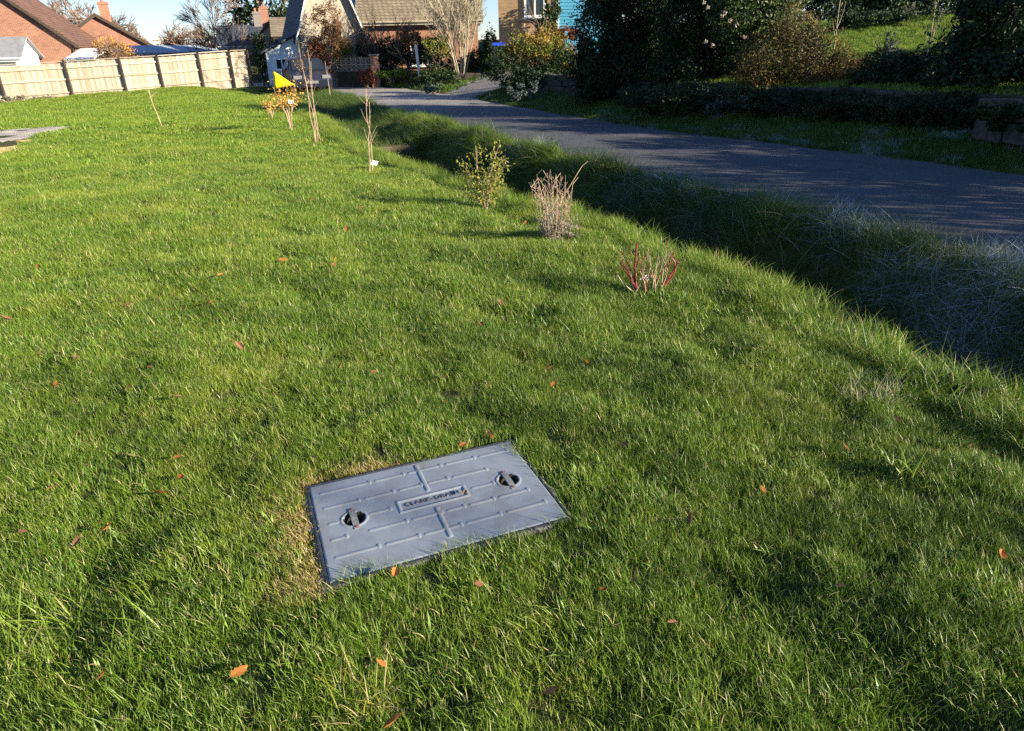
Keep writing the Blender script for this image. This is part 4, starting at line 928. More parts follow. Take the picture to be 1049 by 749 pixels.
# slate cottage with lean-to
N = P(306, 27, 37); hd = R(23); wd = 3.0; z0 = -.3
r0, rf = house('slate_cottage', 'cream gabled cottage with a dark slate roof and a white lean-to at the road end', (N[0], N[1]), hd, wd, 5.6, z0, N[2], 4.0, 'cream', 'slate', 'y', .3, 'house', 'white')
chimney(rf, wd/2, 4.2, N[2]+3.2-z0, 1.5, 'orangebrick', .8)
for k in range(2): window(r0, (0, 1.5+2.6*k, N[2]-z0-.55), .8, .7, (0, -1, 0), (-1, 0, 0))
m = MB(); m.prism([(-1.7, .4, 0), (-.003, .4, 0), (-.003, .4, 2.75), (-1.7, .4, 2.0)], (0, 4.8, 0)); lt = m.build('lean_to', M['whitewash'], r0)
m = MB(); m.prism([(-1.95, .2, 1.93), (-.003, .2, 2.79), (-.003, .2, 2.87), (-1.95, .2, 2.01)], (0, 5.2, 0)); m.build('lean_to_roof', M['slate'], lt)
window(lt, (-.85, .4, 1.45), 1.0, .55, (1, 0, 0), (0, -1, 0), 3)
for k in range(1): window(lt, (-1.7, 1.6+2.4*k, 1.3), .9, .7, (0, -1, 0), (-1, 0, 0), 3)
m = MB(); m.box((-1.72, 3.9, .95), (.05, .9, 1.9)); m.build('door', M['darkwood'], lt)
# brick house with solar panels
c = P(344, 21, 40); e_ = P(450, 18, 40); w_ = e_[0]-c[0]+2
r0, rf = house('solar_house', 'brick house with a tan tiled roof, cream fascia and a strip of dark solar panels', (c[0], c[1]), R(3), w_, 8, -.2, c[2]+.05, 3.4, 'orangebrick', 'tantile', 'x', .3, 'house', 'cream')
sl = 3.4/4; ax = np.array([[1, 0, 0], np.array([0, 1, sl])/math.hypot(1, sl), np.array([0, -sl, 1])/math.hypot(1, sl)]); e2 = c[2]+.05+.2
for k in range(3):
    f = .12+.29*k; m = MB(); cc_ = np.array([.45, 4*(f+.13), e2+.16+3.4*(f+.13)])+ax[2]*.07; m.box(cc_, (1.15, 1.42, .05), ax); m.build('solar_panel', M['solar'], rf)
m = MB(); m.box(np.array([2.35, 1.45, e2+.17+1.45*sl])+ax[2]*.03, (.75, .9, .07), ax); m.build('roof_window', M['glass'], rf)
window(r0, (1.6, 0, 1.6), 1.2, 1.1); window(r0, (4.4, 0, 1.6), 1.2, 1.1)
# buff brick house with a white window
c = P(511, 30, 34); w_ = 2.75
r0, rf = house('buff_house', 'buff brick house wall with a large white framed window behind the hedges', (c[0], c[1]), R(-6), w_, 2.8, .3, 4.3, .6, 'buffbrick', 'tantile', 'x', .35, 'house', 'white')
wt = P(548, 18, 34); window(r0, (wt[0]-c[0], 0, wt[2]-.3+.7), .95, 1.4, nx=2, fr=.09)
m = MB(); m.tube([(1.33, -.07, 0), (1.33, -.07, 2.0), (1.15, -.07, 2.15), (1.15, -.07, 2.4)], .04, 6); m.build('drainpipe', M['cream'], r0)
# blue boarded building
c = P(572, 28, 33.72); r0 = empty('blue_shed', 'bright blue weatherboarded shed with a white corner board behind the dark hedge', 'shed', (c[0], c[1], .5), R(-6)); m = MB()
for k in range(26):
    z = .05+k*.135; m.prism([(0, -.012, z), (2.6, -.012, z), (2.6, -.034, z), (0, -.034, z)], (0, .018, .13))
m.prism([(0, .01, 0), (2.6, .01, 0), (2.6, .01, 3.55), (0, .01, 3.55)], (0, 2.4, 0)); m.build('wall', M['blueboard'], r0)
m = MB(); m.box((-.03, -.03, 1.78), (.11, .09, 3.55)); m.box((2.63, -.03, 1.78), (.11, .09, 3.55)); m.build('corner_board', M['white'], r0)
m = MB(); m.prism([(-.2, -.25, 3.5), (-.2, 1.2, 4.3), (-.2, 2.7, 3.5), (-.2, 2.7, 3.6), (-.2, 1.2, 4.42), (-.2, -.25, 3.6)], (3.0, 0, 0)); m.build('roof', M['slate'], r0)
# screen block wall + pillar
a, b_ = P(346, 73, 37), P(381, 72, 36); L = np.hypot(*(b_-a)[:2]); hd = math.atan2(b_[1]-a[1], b_[0]-a[0])
zg = min(hz1(a[0], a[1]), hz1(b_[0], b_[1])); zt = P(360, 59, 36.6)[2]
r0 = empty('screen_wall', 'low pierced screen block garden wall beyond the road', 'wall', (a[0], a[1], zg-.1), hd); m = MB(); hb = zt-zg+.1-.62
m.box((L/2, 0, hb/2), (L, .18, hb)); m.build('base', M['darkstone'], r0); m = MB(); n = int(L/.3)
for i in range(n):
    for k in range(2):
        x = (i+.5)*L/n; z = hb+.15+.3*k; w = L/n
        for s1 in (-1, 1): m.box((x+s1*w*.46, 0, z), (.04, .09, .3)); m.box((x, 0, z+s1*.135), (w*.84, .088, .035))
        for q_ in range(4):
            a_ = q_*math.pi/2+math.pi/4; m.box((x+.055*math.cos(a_), 0, z+.055*math.sin(a_)), (.11, .08, .025), np.array([[math.cos(a_), 0, math.sin(a_)], [0, 1, 0], [-math.sin(a_), 0, math.cos(a_)]]))
m.build('pierced_blocks', M['cream'], r0)
for x in np.linspace(.09, L-.09, 4): q = MB(); q.box((x, .11, (hb+.66)/2), (.16, .12, hb+.66)); q.build('pier', M['darkstone'], r0)
g = P(384.5, 72, 35.8); zt = P(384, 57, 35.8)[2]; zg = hz1(g[0], g[1]); r0 = empty('brick_pillar', 'short brick gate pillar at the end of the screen wall', 'pillar', (g[0], g[1], zg-.1)); m = MB(); m.box((0, 0, (zt-zg)/2), (.36, .36, zt-zg+.2)); m.build('shaft', M['orangebrick'], r0); m = MB(); m.box((0, 0, zt-zg+.13), (.46, .46, .07)); m.build('cap', M['concrete'], r0, bevel=.01)
# white post
g = P(430, 71, 36); zt = P(425.5, 46, 36)[2]; zg = hz1(g[0], g[1]); m = MB(); m.box((-.06, 0, (zt-zg)/2-.05), (.13, .13, zt-zg+.1), np.array(Euler((0, -.05, 0)).to_matrix()).T); o = m.build('white_post', M['white'], bevel=.01); o.location = (g[0], g[1], zg); tag(o, 'plain white wooden post standing beside the driveway entrance', 'post')
# blue bin
g = P(511, 50, 33); zg = hz1(g[0], g[1]); r0 = empty('wheeled_bin', 'wheeled bin with a bright blue lid below the buff brick house', 'bin', (g[0], g[1], zg)); hh = P(511, 47, 33)[2]-zg
m = MB(); V = []; 
for z, w, d in ((.06, .40, .46), (hh-.02, .54, .62)): V += [(-w/2, -d/2, z), (w/2, -d/2, z), (w/2, d/2, z), (-w/2, d/2, z)]
m.add(V, [(3, 2, 1, 0), (4, 5, 6, 7)]+[(i, (i+1) % 4, 4+(i+1) % 4, 4+i) for i in range(4)]); m.build('body', M['rubber'], r0, bevel=.02)
m = MB(); m.prism([(-.30, -.36, hh), (-.30, .34, hh+.02), (-.30, .32, hh+.10), (-.30, 0, hh+.13), (-.30, -.34, hh+.06)], (.60, 0, 0)); m.build('lid', M['bluebin'], r0, bevel=.015)
for s1 in (-1, 1): m = MB(); m.tube([(s1*.22-.03, .22, .1), (s1*.22+.03, .22, .1)], .1, 14); m.build('wheel', M['rubber'], r0)
# parked car
g = P(314, 82, 33.5); zg = hz1(g[0], g[1]); r0 = empty('parked_car', 'dark parked car partly hidden by the lawn crest beside the white lean-to', 'car', (g[0], g[1], zg), R(112))
prof = [(-2.0, .28), (-2.05, .55), (-1.95, .78), (-1.0, .93), (-.35, 1.38), (.9, 1.42), (1.7, 1.0), (2.0, .92), (2.04, .5), (1.98, .28)]
V = []; n = len(prof)
for yy, k in ((-.82, .0), (-.84, 1), (.84, 1), (.82, 0)):
    for x, z in prof: V.append((x*(1 if k else .985), yy*(.80 if z > 1.2 else 1), z))
F = [(j*n+i, j*n+(i+1) % n, (j+1)*n+(i+1) % n, (j+1)*n+i) for j in range(3) for i in range(n)]+[tuple(range(n)), tuple(range(3*n, 4*n))[::-1]]
m = MB(); m.add(V, F); m.build('body', M['carpaint'], r0, False, .07)
m = MB(); m.add([(-1.02, -.68, .96), (-1.02, .68, .96), (-.42, .62, 1.36), (-.42, -.62, 1.36)], [(0, 1, 2, 3)]); gl = m.build('windscreen', M['glass'], r0); sd = gl.modifiers.new('t', 'SOLIDIFY'); sd.thickness = .02
for s1 in (-1, 1):
    m = MB(); m.prism([(-.75, s1*.80, .96), (-.3, s1*.70, 1.33), (.8, s1*.70, 1.36), (1.35, s1*.80, 1.0)], (0, s1*.035, 0)); m.build('side_window', M['glass'], r0)
    m = MB(); m.box((-1.98, s1*.6, .68), (.12, .36, .15)); m.build('headlight', M['lamp'], r0, bevel=.02)
    m = MB(); m.box((-.62, s1*.95, 1.0), (.1, .18, .12)); m.build('mirror', M['carpaint'], r0, bevel=.02)
    for xx in (-1.3, 1.3):
        m = MB(); m.tube([(xx, s1*.66, .31), (xx, s1*.86, .31)], .31, 20); wl = m.build('wheel', M['rubber'], r0); m = MB(); m.tube([(xx, s1*.865, .31), (xx, s1*.875, .31)], .2, 12); m.build('rim', M['alloy'], wl)
m = MB(); m.box((-2.06, 0, .48), (.02, .5, .11)); m.build('number_plate', M['lamp'], r0)
# ------------------------------------------------------------------ stone wall on the right
def stone_wall():
    p0 = lip_at(u_of_y(14), 7.78); root = empty('garden_stone_wall', 'low rough dry stone wall with mossy stones between the verge and raised garden', 'wall', (p0[0], p0[1], 0)); m = MB()
    u0, u1 = u_of_y(1.5), u_of_y(24); rr = random.Random(9)
    for c_ in range(4):
        u = u0
        while u < u1:
            L = rr.uniform(.2, .55); h = .17*rr.uniform(.8, 1.15); pp = lip_at(u+L/2, 7.74+rr.uniform(-.05, .05)+.03*c_)
            if rr.random() < .93 or c_ < 2:
                i = np.clip(np.searchsorted(LU, u)-1, 0, len(LD)-1); t_, n_ = LT[i], LN[i]; z = .22+.165*c_
                m.box((pp[0]-p0[0], pp[1]-p0[1], z+rr.uniform(-.015, .015)), (L*.97, .34, h), np.array([[t_[0], t_[1], rr.uniform(-.05, .05)], [n_[0], n_[1], 0], [0, 0, 1]]), jit=.022)
            u += L
    m.build('stones', M['darkstone'], root, bevel=.02)
stone_wall()
def blocks():
    rr = random.Random(3); a = P(1006, 138, 10.5); b_ = P(1120, 150, 8.8); t_ = (b_-a)[:2]; L = np.hypot(*t_); t_ = t_/L; n_ = np.array([t_[1], -t_[0]]); zg = hz1(a[0], a[1])
    r0 = empty('block_wall', 'wall end of large squared stone blocks at the right edge beside the verge', 'wall', (a[0], a[1], zg)); m = MB()
    for c_ in range(2):
        x = -.1*c_
        while x < L: w = rr.uniform(.45, .8); m.box((t_[0]*(x+w/2)-n_[0]*.04*c_, t_[1]*(x+w/2)-n_[1]*.04*c_, .14+.29*c_), (w*.97, .36, .275), np.array([[t_[0], t_[1], 0], [n_[0], n_[1], 0], [0, 0, 1]]), jit=.014); x += w
    m.build('stones', M['stone'], r0, bevel=.02)
blocks()
def terrace(label, px0, px1, py, D, h):
    a, b_ = P(px0, py, D), P(px1, py, D+1.5); zg = min(hz1(a[0], a[1]), hz1(b_[0], b_[1])); L = np.hypot(*(b_-a)[:2]); r0 = empty('terrace_wall', label, 'wall', (a[0], a[1], zg-.2), math.atan2(b_[1]-a[1], b_[0]-a[0])); m = MB(); rr = random.Random(int(D*7)); nrow = max(int((a[2]-zg+.2)/.2), 3)
    for c_ in range(nrow):
        x = 0
        while x < L: w = rr.uniform(.3, .8); m.box((x+w/2, rr.uniform(-.03, .03), .1+.2*c_), (w*.97, .4, .19), jit=.02); x += w
    m.build('stones', M['darkstone'], r0, bevel=.02)
terrace('dark stone terrace wall above the raised lawn at the top right', 866, 1090, 12, 27.5, .8)
# ------------------------------------------------------------------ hedges and shrubs across the road
def hedge(name, label, D, lob, n, size, mat, seed, group=None, stems=True, cat='shrub', **kw):
    px = np.mean([l[0] for l in lob]); b0 = P(px, 80, D); zg = hz1(b0[0], b0[1]); base = np.array([b0[0], b0[1], zg]); k = D/752; L = []
    for l in lob:
        c_ = P(l[0], l[1], D+(l[4] if len(l) > 4 else 0))-base; L.append((c_[0], c_[1], c_[2], l[2]*k, (l[5] if len(l) > 5 else l[2]*.9)*k, l[3]*k))
    return bush(name, label, cat, base, L, n, size, mat, seed, stems, group, **kw)
hedge('evergreen_shrub', 'tall dark evergreen shrub, left part of the big hedge beside the blue shed', 19.5, [(625, 35, 38, 55), (655, 15, 40, 50), (640, 75, 45, 38), (600, 72, 22, 34), (665, 60, 34, 46), (640, -25, 45, 30)], 48000, .085, 'evergreen', 1)
hedge('evergreen_shrub', 'dense dark evergreen shrub in the middle of the big hedge over the road', 17.6, [(710, 30, 40, 58), (740, 5, 40, 40), (705, 75, 42, 36), (750, 65, 36, 42), (720, -25, 40, 25)], 42000, .08, 'evergreen', 2)
hedge('evergreen_shrub', 'broad dark shrub low in front of the sunlit strip of raised lawn', 16.5, [(962, 62, 30, 15), (905, 64, 24, 11), (930, 68, 24, 11)], 14000, .06, 'evergreen', 15)
r0 = hedge('flowering_shrub', 'lighter variegated shrub with pale flower heads at the right end of the big hedge', 16.6, [(770, 15, 36, 40), (795, -5, 34, 36), (785, 40, 26, 34), (745, -5, 24, 24)], 16000, .075, 'paleleaf', 3)
b0 = P(771.25, 80, 16.6); base = np.array([b0[0], b0[1], hz1(b0[0], b0[1])])
for px, py in ((720, 43), (727, 47), (745, 22), (740, 14), (722, 8), (737, 17), (718, 3), (752, 26), (760, 38)):
    m = MB(); c_ = P(px, py, 15.9)-base
    for i in range(14): d_ = np.random.default_rng(px+i).normal(size=3); d_ /= np.linalg.norm(d_); m.box(c_+d_*.035, (.026, .026, .010), np.array(Euler(tuple(d_*3)).to_matrix()))
    m.build('flower_head', M['flower'], r0)
hedge('hawthorn_hedge', 'brown and gold twiggy hedge shrub above the stone wall', 15.0, [(800, 62, 38, 30), (835, 68, 40, 28), (775, 80, 26, 22), (862, 80, 34, 22), (815, 35, 26, 22), (880, 88, 26, 16)], 24000, .055, 'hawthorn', 4)
hedge('evergreen_shrub', 'low rounded dark shrub below the raised lawn', 13.6, [(915, 78, 34, 24), (895, 85, 26, 18), (945, 88, 28, 14)], 14000, .06, 'evergreen', 5)
hedge('evergreen_shrub', 'large dark shrub at the right edge above the squared stone wall', 12.4, [(1005, 66, 36, 40), (1035, 40, 46, 46), (975, 84, 26, 22), (1060, 80, 46, 36), (1020, 10, 40, 30)], 34000, .06, 'evergreen', 6)
hedge('evergreen_shrub', 'small dark upright conifer on the raised lawn edge', 15.2, [(911, 52, 8, 12), (911, 44, 5, 10), (911, 60, 11, 9)], 1600, .045, 'greyleaf', 7)
hedge('gold_shrub', 'green and gold leaved shrub below the buff brick house window', 26, [(545, 50, 24, 17), (562, 55, 22, 18), (527, 58, 18, 14), (578, 62, 14, 16)], 8000, .10, 'goldhedge', 8)
hedge('dark_hedge', 'dark shaded hedge under the green and gold shrub beside the driveway', 25, [(520, 74, 20, 18), (550, 78, 30, 18), (580, 78, 26, 20), (508, 62, 10, 16)], 9000, .09, 'evergreen', 9)
hedge('climbing_shrub', 'dark climbing shrub beside the white window against the buff brick wall', 33, [(560, 22, 9, 14), (566, 8, 8, 14), (556, 32, 9, 8), (566, 40, 14, 10)], 3000, .12, 'ivy', 10)
hedge('russet_shrub', 'dark russet leaved plant at the foot of the blue shed', 27, [(580, 33, 13, 6), (590, 36, 10, 6)], 1200, .09, 'redleaf', 11)
rr = random.Random(12)
for i, px in enumerate((598, 622, 735, 748, 770, 800, 826, 850, 905, 935, 528, 548, 572, 960)):
    D = 23 if px < 590 else {598: 21, 622: 20}.get(px, 15.2-(px-735)*.0135)
    hedge('trailing_plant', 'pale grey green frosted plant trailing over the dry stone wall', D-.35, [(px, 97+(px-600)*.055+rr.uniform(-3, 3), rr.uniform(9, 15), rr.uniform(6, 11)), (px+rr.uniform(-8, 8), 103+(px-600)*.05, 9, 8)], 700, .06, 'greyleaf', 20+i, 'grey green plants trailing over the stone wall', False, 'plant')
for i, (px, w, h, dy) in enumerate(((835, 26, 13, 0), (872, 24, 16, -2), (905, 22, 10, 2), (930, 26, 14, -3), (962, 22, 17, -4), (985, 18, 12, 2), (690, 26, 14, -4), (655, 22, 12, -2), (790, 20, 11, 0), (1012, 18, 7, -8), (1040, 14, 6, -10), (715, 30, 10, -12), (765, 26, 9, -12), (812, 30, 9, -11), (858, 28, 10, -11), (900, 26, 9, -10), (942, 30, 10, -12), (980, 24, 12, -13))):
    hedge('ivy_mound', 'dark ivy mound spilling down over the dry stone wall', 15.0-(px-735)*.0150-(.15 if px < 1000 else .85), [(px, 99+(px-600)*.057+dy, w, h), (px+w*.5, 106+(px-600)*.055, w*.6, h*.7)], 3000, .055, 'evergreen' if i % 3 else 'ivy', 120+i, 'dark ivy mounds over the stone wall', False, 'plant')
for px, py, D, h, lb in ((856, 40, 17, 2.2, 'thin young tree with pale leaves standing left on the raised lawn'), (838, 52, 15.5, 1.4, 'short leafy whip rising from the gold twiggy hedge'), (950, 58, 13.8, 1.6, 'thin sapling in front of the raised lawn, right of centre'), (972, 40, 14.5, 2.4, 'pale leaved thin sapling left of the large dark right edge shrub'), (990, 40, 14.5, 2.2, 'pale leaved thin sapling against the large dark right edge shrub')):
    b0 = P(px, py, D); zg = hz1(b0[0], b0[1]); r0 = empty('young_tree', lb, 'tree', (b0[0], b0[1], zg)); m = MB(); tips = []
    for lv, pts, rs in branchy((0, 0, -.05), (.03, 0, 1), h*.9, .018, 1, px, .5, (7, 9), .04, .05, .3, .004): m.tube(pts, rs, 4); tips += pts[2:] if lv else pts[4:]
    m.build('stem', M['palebark'], r0); tips = np.array(tips); g_ = np.random.default_rng(px); cloud_pts('leaves', tips[g_.integers(0, len(tips), 160)]+g_.normal(0, .05, (160, 3)), .055, M['paleleaf'], r0, px)
hedge('dark_hedge', 'low dark hedge added to darken the foot of the terrace wall at the top right', 25.5, [(885, 22, 20, 11), (915, 20, 20, 10), (950, 20, 22, 11), (985, 22, 24, 14), (865, 12, 14, 18)], 9000, .09, 'evergreen', 140)  # added dark mass standing in for shade over the terrace
# backdrop of dark woodland above the terraces
for i, (px, D, h, mat, lb) in enumerate(((690, 44, 7, 'evergreen', 'dark tall evergreen behind the left half of the big hedge'), (800, 44, 8, 'evergreen', 'dark tall evergreen behind the flowering shrub'), (880, 43, 9, 'ivy', 'tall dark ivy covered tree left behind the upper terrace wall'), (980, 40, 9, 'evergreen', 'dark tree above the upper terrace wall at the top right corner'), (1090, 36, 9, 'evergreen', 'dark tree at the far right beyond the frame edge'), (905, 37.5, 7, 'ivy', 'dark ivy covered tree just behind the upper terrace wall'), (945, 36.5, 7, 'evergreen', 'broad dark evergreen just behind the upper terrace wall'))):
    b0 = P(px, 10, D); zg = hz1(b0[0], b0[1]); g_ = np.random.default_rng(i)
    L = [(g_.normal(0, 1.8), g_.normal(0, .8), g_.uniform(.6, h*.75), 2.3, 2.0, 1.7) for _ in range(13)]
    r0 = bush('woodland_tree', lb, 'tree', (b0[0], b0[1], zg-.3), L, 16000, .2, mat, 40+i)
for i, (x, y, h) in enumerate(((13.4, 11.2, 3.0), (15.5, 13.2, 3.2), (14.6, 8.2, 3.0), (18.5, 14.5, 3.0), (12.2, 6.6, 2.8), (14.9, 15.4, 2.9), (17.2, 17.0, 2.8), (16.4, 11.4, 3.2))):  # unseen shrubs, added to throw shade across the garden slope
    g_ = np.random.default_rng(90+i); L = [(g_.normal(0, .5), g_.normal(0, .5), h*(.2+.17*k), 1.3-.1*k, 1.3-.1*k, h*.24) for k in range(4)]
    bush('evergreen_shrub', 'unseen evergreen shrub added past the right edge to shade the raised garden', 'shrub', (x, y, hz1(x, y)), L, 5000, .12, 'evergreen', 90+i, True, 'unseen shrubs added to shade the garden past the right edge')
# off to the right of the frame: garden hedge run on unseen, heights shaped to shade or sun the road
for i, yy in enumerate((8.0, 6.2, 4.4, 2.6, .8, -1.0, -3.0, -5.0, -7.2, -9.5)):
    p_ = lip_at(u_of_y(yy), 9.2); g_ = np.random.default_rng(70+i)
    L = [(g_.normal(0, .3), g_.normal(0, .3), (.4+k*.75)*(.56 if 4 < yy else 1.0), 1.25-.12*k, 1.25-.12*k, .75 if yy < 4 else .45) for k in range(4)]
    bush('evergreen_shrub', 'unseen evergreen hedge shrub past the right edge, shaped to shade the road', 'shrub', (p_[0], p_[1], hz1(p_[0], p_[1])), L, 5200, .11, 'evergreen', 70+i, True, 'unseen hedge shrubs shading the road past the right edge')
tree('bare_tree', 'tall bare tree in the garden past the right edge', 'tree', (20.5, -7.2, 1.2), 9.5, .13, 4, 8, 'greybark', 'twig', .55, (3, 4), None, None, .62, .03, .010, .5)
# ------------------------------------------------------------------ beyond the road, middle
def coppice(label, px, py, D, h, n, wd, seed, mat='palebark', name='multi_stem_tree'):
    b0 = P(px, py, D); zg = hz1(b0[0], b0[1]); r0 = empty(name, label, 'tree', (b0[0], b0[1], zg-.1)); rr = random.Random(seed); a_, c_ = MB(), MB()
    for i in range(n):
        az = rr.uniform(0, 6.28); sp = rr.uniform(.05, wd); d_ = (math.cos(az)*sp, math.sin(az)*sp, 1); d_ = np.array(d_)/np.linalg.norm(d_)
        for lv, pts, rs in branchy((math.cos(az)*.12, math.sin(az)*.12, 0), d_, h*rr.uniform(.7, 1), .03, 2, seed*50+i, .42, (6, 10), .03, .06, .36, .008): (a_ if lv == 0 else c_).tube(pts, rs, 5 if lv == 0 else 3, cap=False)
    a_.build('stems', M[mat], r0, True); c_.build('crown', M[mat], r0); return r0
coppice('bare multi stemmed tree fanning out pale sunlit stems beside the driveway', 472, 72, 33.5, 4.6, 24, .42, 1)
coppice('dense dark bare shrub in front of the brick house with solar panels', 392, 66, 37.6, 2.9, 20, .75, 2, 'bark', 'bare_shrub')
hedge('russet_shrub', 'tall russet and pink leaved shrub beside the cream gable of the slate cottage', 36, [(336, 24, 16, 18), (340, 42, 18, 14), (326, 50, 12, 10)], 5200, .10, 'rust_leaf', 31)
hedge('green_shrub', 'small bright green sunlit bush above the screen block wall', 37.2, [(351, 49, 9, 7), (346, 55, 8, 5)], 1500, .11, 'brightleaf', 32)
hedge('topiary_bush', 'rounded orange brown bush on the right of the dark bare shrub', 36.8, [(419, 36, 12, 9), (424, 42, 9, 6)], 2200, .09, 'rust_leaf', 33)
hedge('dark_hedge', 'dark green shrub mass behind the white post', 37.8, [(415, 55, 26, 13), (440, 52, 16, 14), (395, 52, 22, 12), (370, 52, 12, 10)], 8000, .12, 'evergreen', 34)
hedge('dark_hedge', 'dark shaded shrubs under the pale multi stemmed tree', 35, [(450, 62, 16, 8), (495, 60, 18, 12), (478, 66, 18, 7), (503, 45, 9, 14)], 6500, .11, 'ivy', 35)
hedge('yellow_green_shrub', 'yellow green leafy shrub left of the pale multi stemmed tree', 33, [(447, 46, 12, 10), (455, 52, 9, 8)], 1700, .09, 'limeleaf', 36)
hedge('red_shrub', 'small dark red leaved bush at the foot of the brick pillar', 35.5, [(374, 78, 8, 8), (380, 82, 6, 5)], 1500, .08, 'redleaf', 37)
hedge('green_shrub', 'low green garden plant right of the brick pillar', 35.5, [(394, 76, 9, 5), (410, 74, 9, 5)], 1600, .07, 'brightleaf', 38)
hedge('bank_plants', 'dark low plants on the bank between road and driveway', 30, [(436, 82, 14, 9), (450, 76, 12, 8), (460, 80, 12, 6)], 3500, .09, 'ivy', 39)
hedge('frosted_plant', 'pale frosted low plant at the tip of the driveway bank', 28.5, [(440, 91, 7, 3.5), (447, 89, 5, 3)], 900, .07, 'greyleaf', 40)
hedge('red_shrub', 'dark red leaved shrub in front of the slate cottage lean-to', 35.5, [(322, 50, 8, 9), (328, 60, 9, 8), (333, 68, 8, 8)], 2400, .09, 'redleaf', 41)
a = P(468, 75, 33); m = MB(); rr = random.Random(5)
for k in range(3):
    x = 0
    while x < 1.7: w = rr.uniform(.15, .4); m.box((x, .14*x, .08+.13*k), (w*.95, .25, .125), jit=.02); x += w
o = m.build('low_stone_edging', M['stone'], bevel=.015); o.location = (a[0], a[1], hz1(a[0], a[1])-.02); tag(o, 'low pale stone edging beside the gravel driveway', 'wall')
# ------------------------------------------------------------------ trees at the left
hedge('ivy_shrub', 'tall dark ivy shrub at the right end of the pale fence', 37.5, [(270, 60, 12, 18), (278, 68, 12, 14), (266, 45, 9, 12), (284, 52, 8, 12), (272, 78, 12, 8)], 5000, .10, 'ivy', 50)
def ptree(name, label, px, D, topy, seed, leaves=None, **kw):
    b0 = P(px, 60, D); zg = -1.3 if D > 38 else hz1(b0[0], b0[1]); top = P(px, topy, D)[2]; return tree(name, label, 'tree', (b0[0], b0[1], zg), top-zg, kw.pop('rad', .12), kw.pop('levels', 4), seed, leaves=leaves, **kw)
ptree('garden_tree', 'half bare small tree with orange brown leaves in front of the brick house corner', 107, 40, 8, 3, ('rust_leaf', 2600, .10), kids=(5, 6), spread=.8, rad=.09, trunkfrac=.42)
hedge('garden_shrub', 'rusty orange shrub showing over the fence beside the metal roofed shed', 41, [(125, 50, 13, 7), (108, 46, 12, 8), (96, 50, 8, 6)], 1800, .09, 'orangeleaf', 51, stems=False)
ptree('bare_tree', 'large round bare winter tree behind the bungalow', 136, 78, -14, 5, None, spread=.72, rad=.24, kids=(6, 8), minr=.03, trunkfrac=.36, shrink=.66)
ptree('bare_tree', 'bare winter tree above the brick house roof at the top left', 102, 80, -24, 6, None, spread=.65, rad=.22, kids=(6, 7), minr=.03, trunkfrac=.4)
ptree('bare_tree', 'small dark bare tree above the middle of the metal shed roof', 180, 70, 6, 7, None, spread=.75, rad=.14, kids=(5, 7), minr=.022, bark='bark', trunkfrac=.42)
ptree('bare_tree', 'slim bare tree above the right end of the metal shed roof', 212, 72, 8, 9, None, spread=.55, rad=.12, kids=(5, 6), minr=.02, trunkfrac=.45)
ptree('bare_tree', 'tall pale trunked bare tree leaning left of the dark evergreen', 246, 47, -30, 10, None, spread=.55, rad=.10, kids=(5, 6), minr=.012, bark='palebark', lean=(-.12, 0), trunkfrac=.55)
ptree('bare_tree', 'bare tree far left of the sky gap over the brick house ridge', 70, 85, -30, 13, None, spread=.6, rad=.2, minr=.02, trunkfrac=.45)
b0 = P(268, 30, 78); bush('conifer_tree', 'big dark evergreen tree rising behind the distant cottages', 'tree', (b0[0], b0[1], -1.3), [(0, 0, 8, 3.6, 3, 3), (-1, 0, 10.5, 3, 3, 2.6), (1.8, 0, 11, 3, 3, 3), (.5, 0, 5.5, 4, 3, 2.5), (0, 0, 13.5, 3, 3, 3)], 9000, .4, 'evergreen', 52)
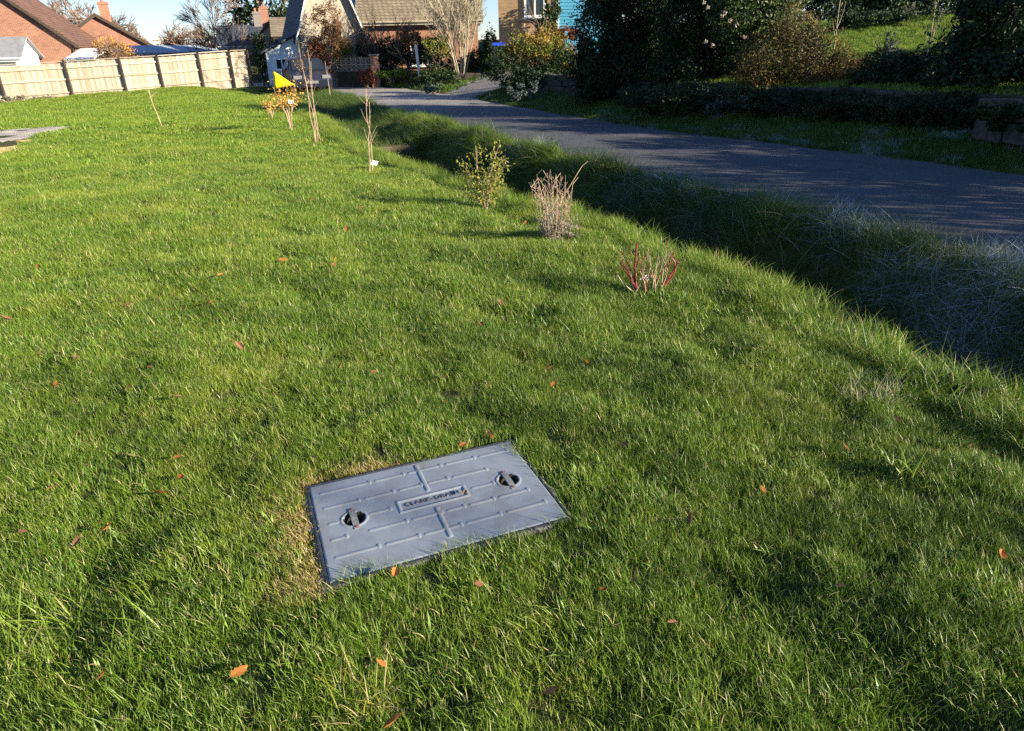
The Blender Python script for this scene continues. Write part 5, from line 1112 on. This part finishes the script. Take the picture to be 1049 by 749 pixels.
hedge('low_hedge', 'low distant hedge line between the shed roof and the far cottages', 75, [(160, 50, 12, 4), (180, 51, 14, 4), (205, 49, 12, 4), (225, 46, 8, 5)], 2500, .3, 'redleaf', 53, stems=False)
for px in (8, 22, 38, 50, 14):
    hedge('dry_weeds', 'clump of dry brown weeds at the foot of the fence near its left end', 31.3+px*.02, [(px, 104-px*.06, 9, 5)], 420, .09, 'drytuft', 60+px, 'dry weeds along the fence foot', False, 'plant', shell=.2)
# ------------------------------------------------------------------ light
SUN_EL, SUN_AZ = R(17.5), math.atan2(.928, -.373)          # azimuth from +Y towards +X
sv = Vector((math.sin(SUN_AZ)*math.cos(SUN_EL), math.cos(SUN_AZ)*math.cos(SUN_EL), math.sin(SUN_EL)))
sl_ = bpy.data.lights.new('sun', 'SUN'); sl_.energy = 5.0; sl_.angle = R(.5); sl_.color = (1, .88, .70)
so = bpy.data.objects.new('sun', sl_); COL.objects.link(so); so.rotation_euler = (-sv).to_track_quat('-Z', 'Y').to_euler()
wd_ = bpy.data.worlds.new('World'); SC.world = wd_; wd_.use_nodes = True; nt = wd_.node_tree
sky = nt.nodes.new('ShaderNodeTexSky'); sky.sky_type = 'NISHITA'; sky.sun_disc = False; sky.sun_elevation = SUN_EL; sky.sun_rotation = SUN_AZ; sky.air_density = 1.0; sky.dust_density = .0; sky.ozone_density = 3.0
bg = nt.nodes['Background']; tm = nt.nodes.new('ShaderNodeMix'); tm.data_type = 'RGBA'; tm.blend_type = 'MULTIPLY'; tm.inputs[0].default_value = 1; tm.inputs[7].default_value = (.90, .97, 1.24, 1)
nt.links.new(sky.outputs[0], tm.inputs[6]); nt.links.new(tm.outputs[2], bg.inputs[0]); bg.inputs[1].default_value = .055
vs_ = SC.view_settings; vs_.view_transform = 'Standard'; vs_.look = 'None'; vs_.exposure = 1.58; vs_.gamma = 1; vs_.use_curve_mapping = False
SC.cycles.use_denoising = False
SC.cycles.max_bounces = 5; SC.cycles.diffuse_bounces = 3; SC.cycles.glossy_bounces = 2; SC.cycles.transmission_bounces = 3; SC.cycles.transparent_max_bounces = 4
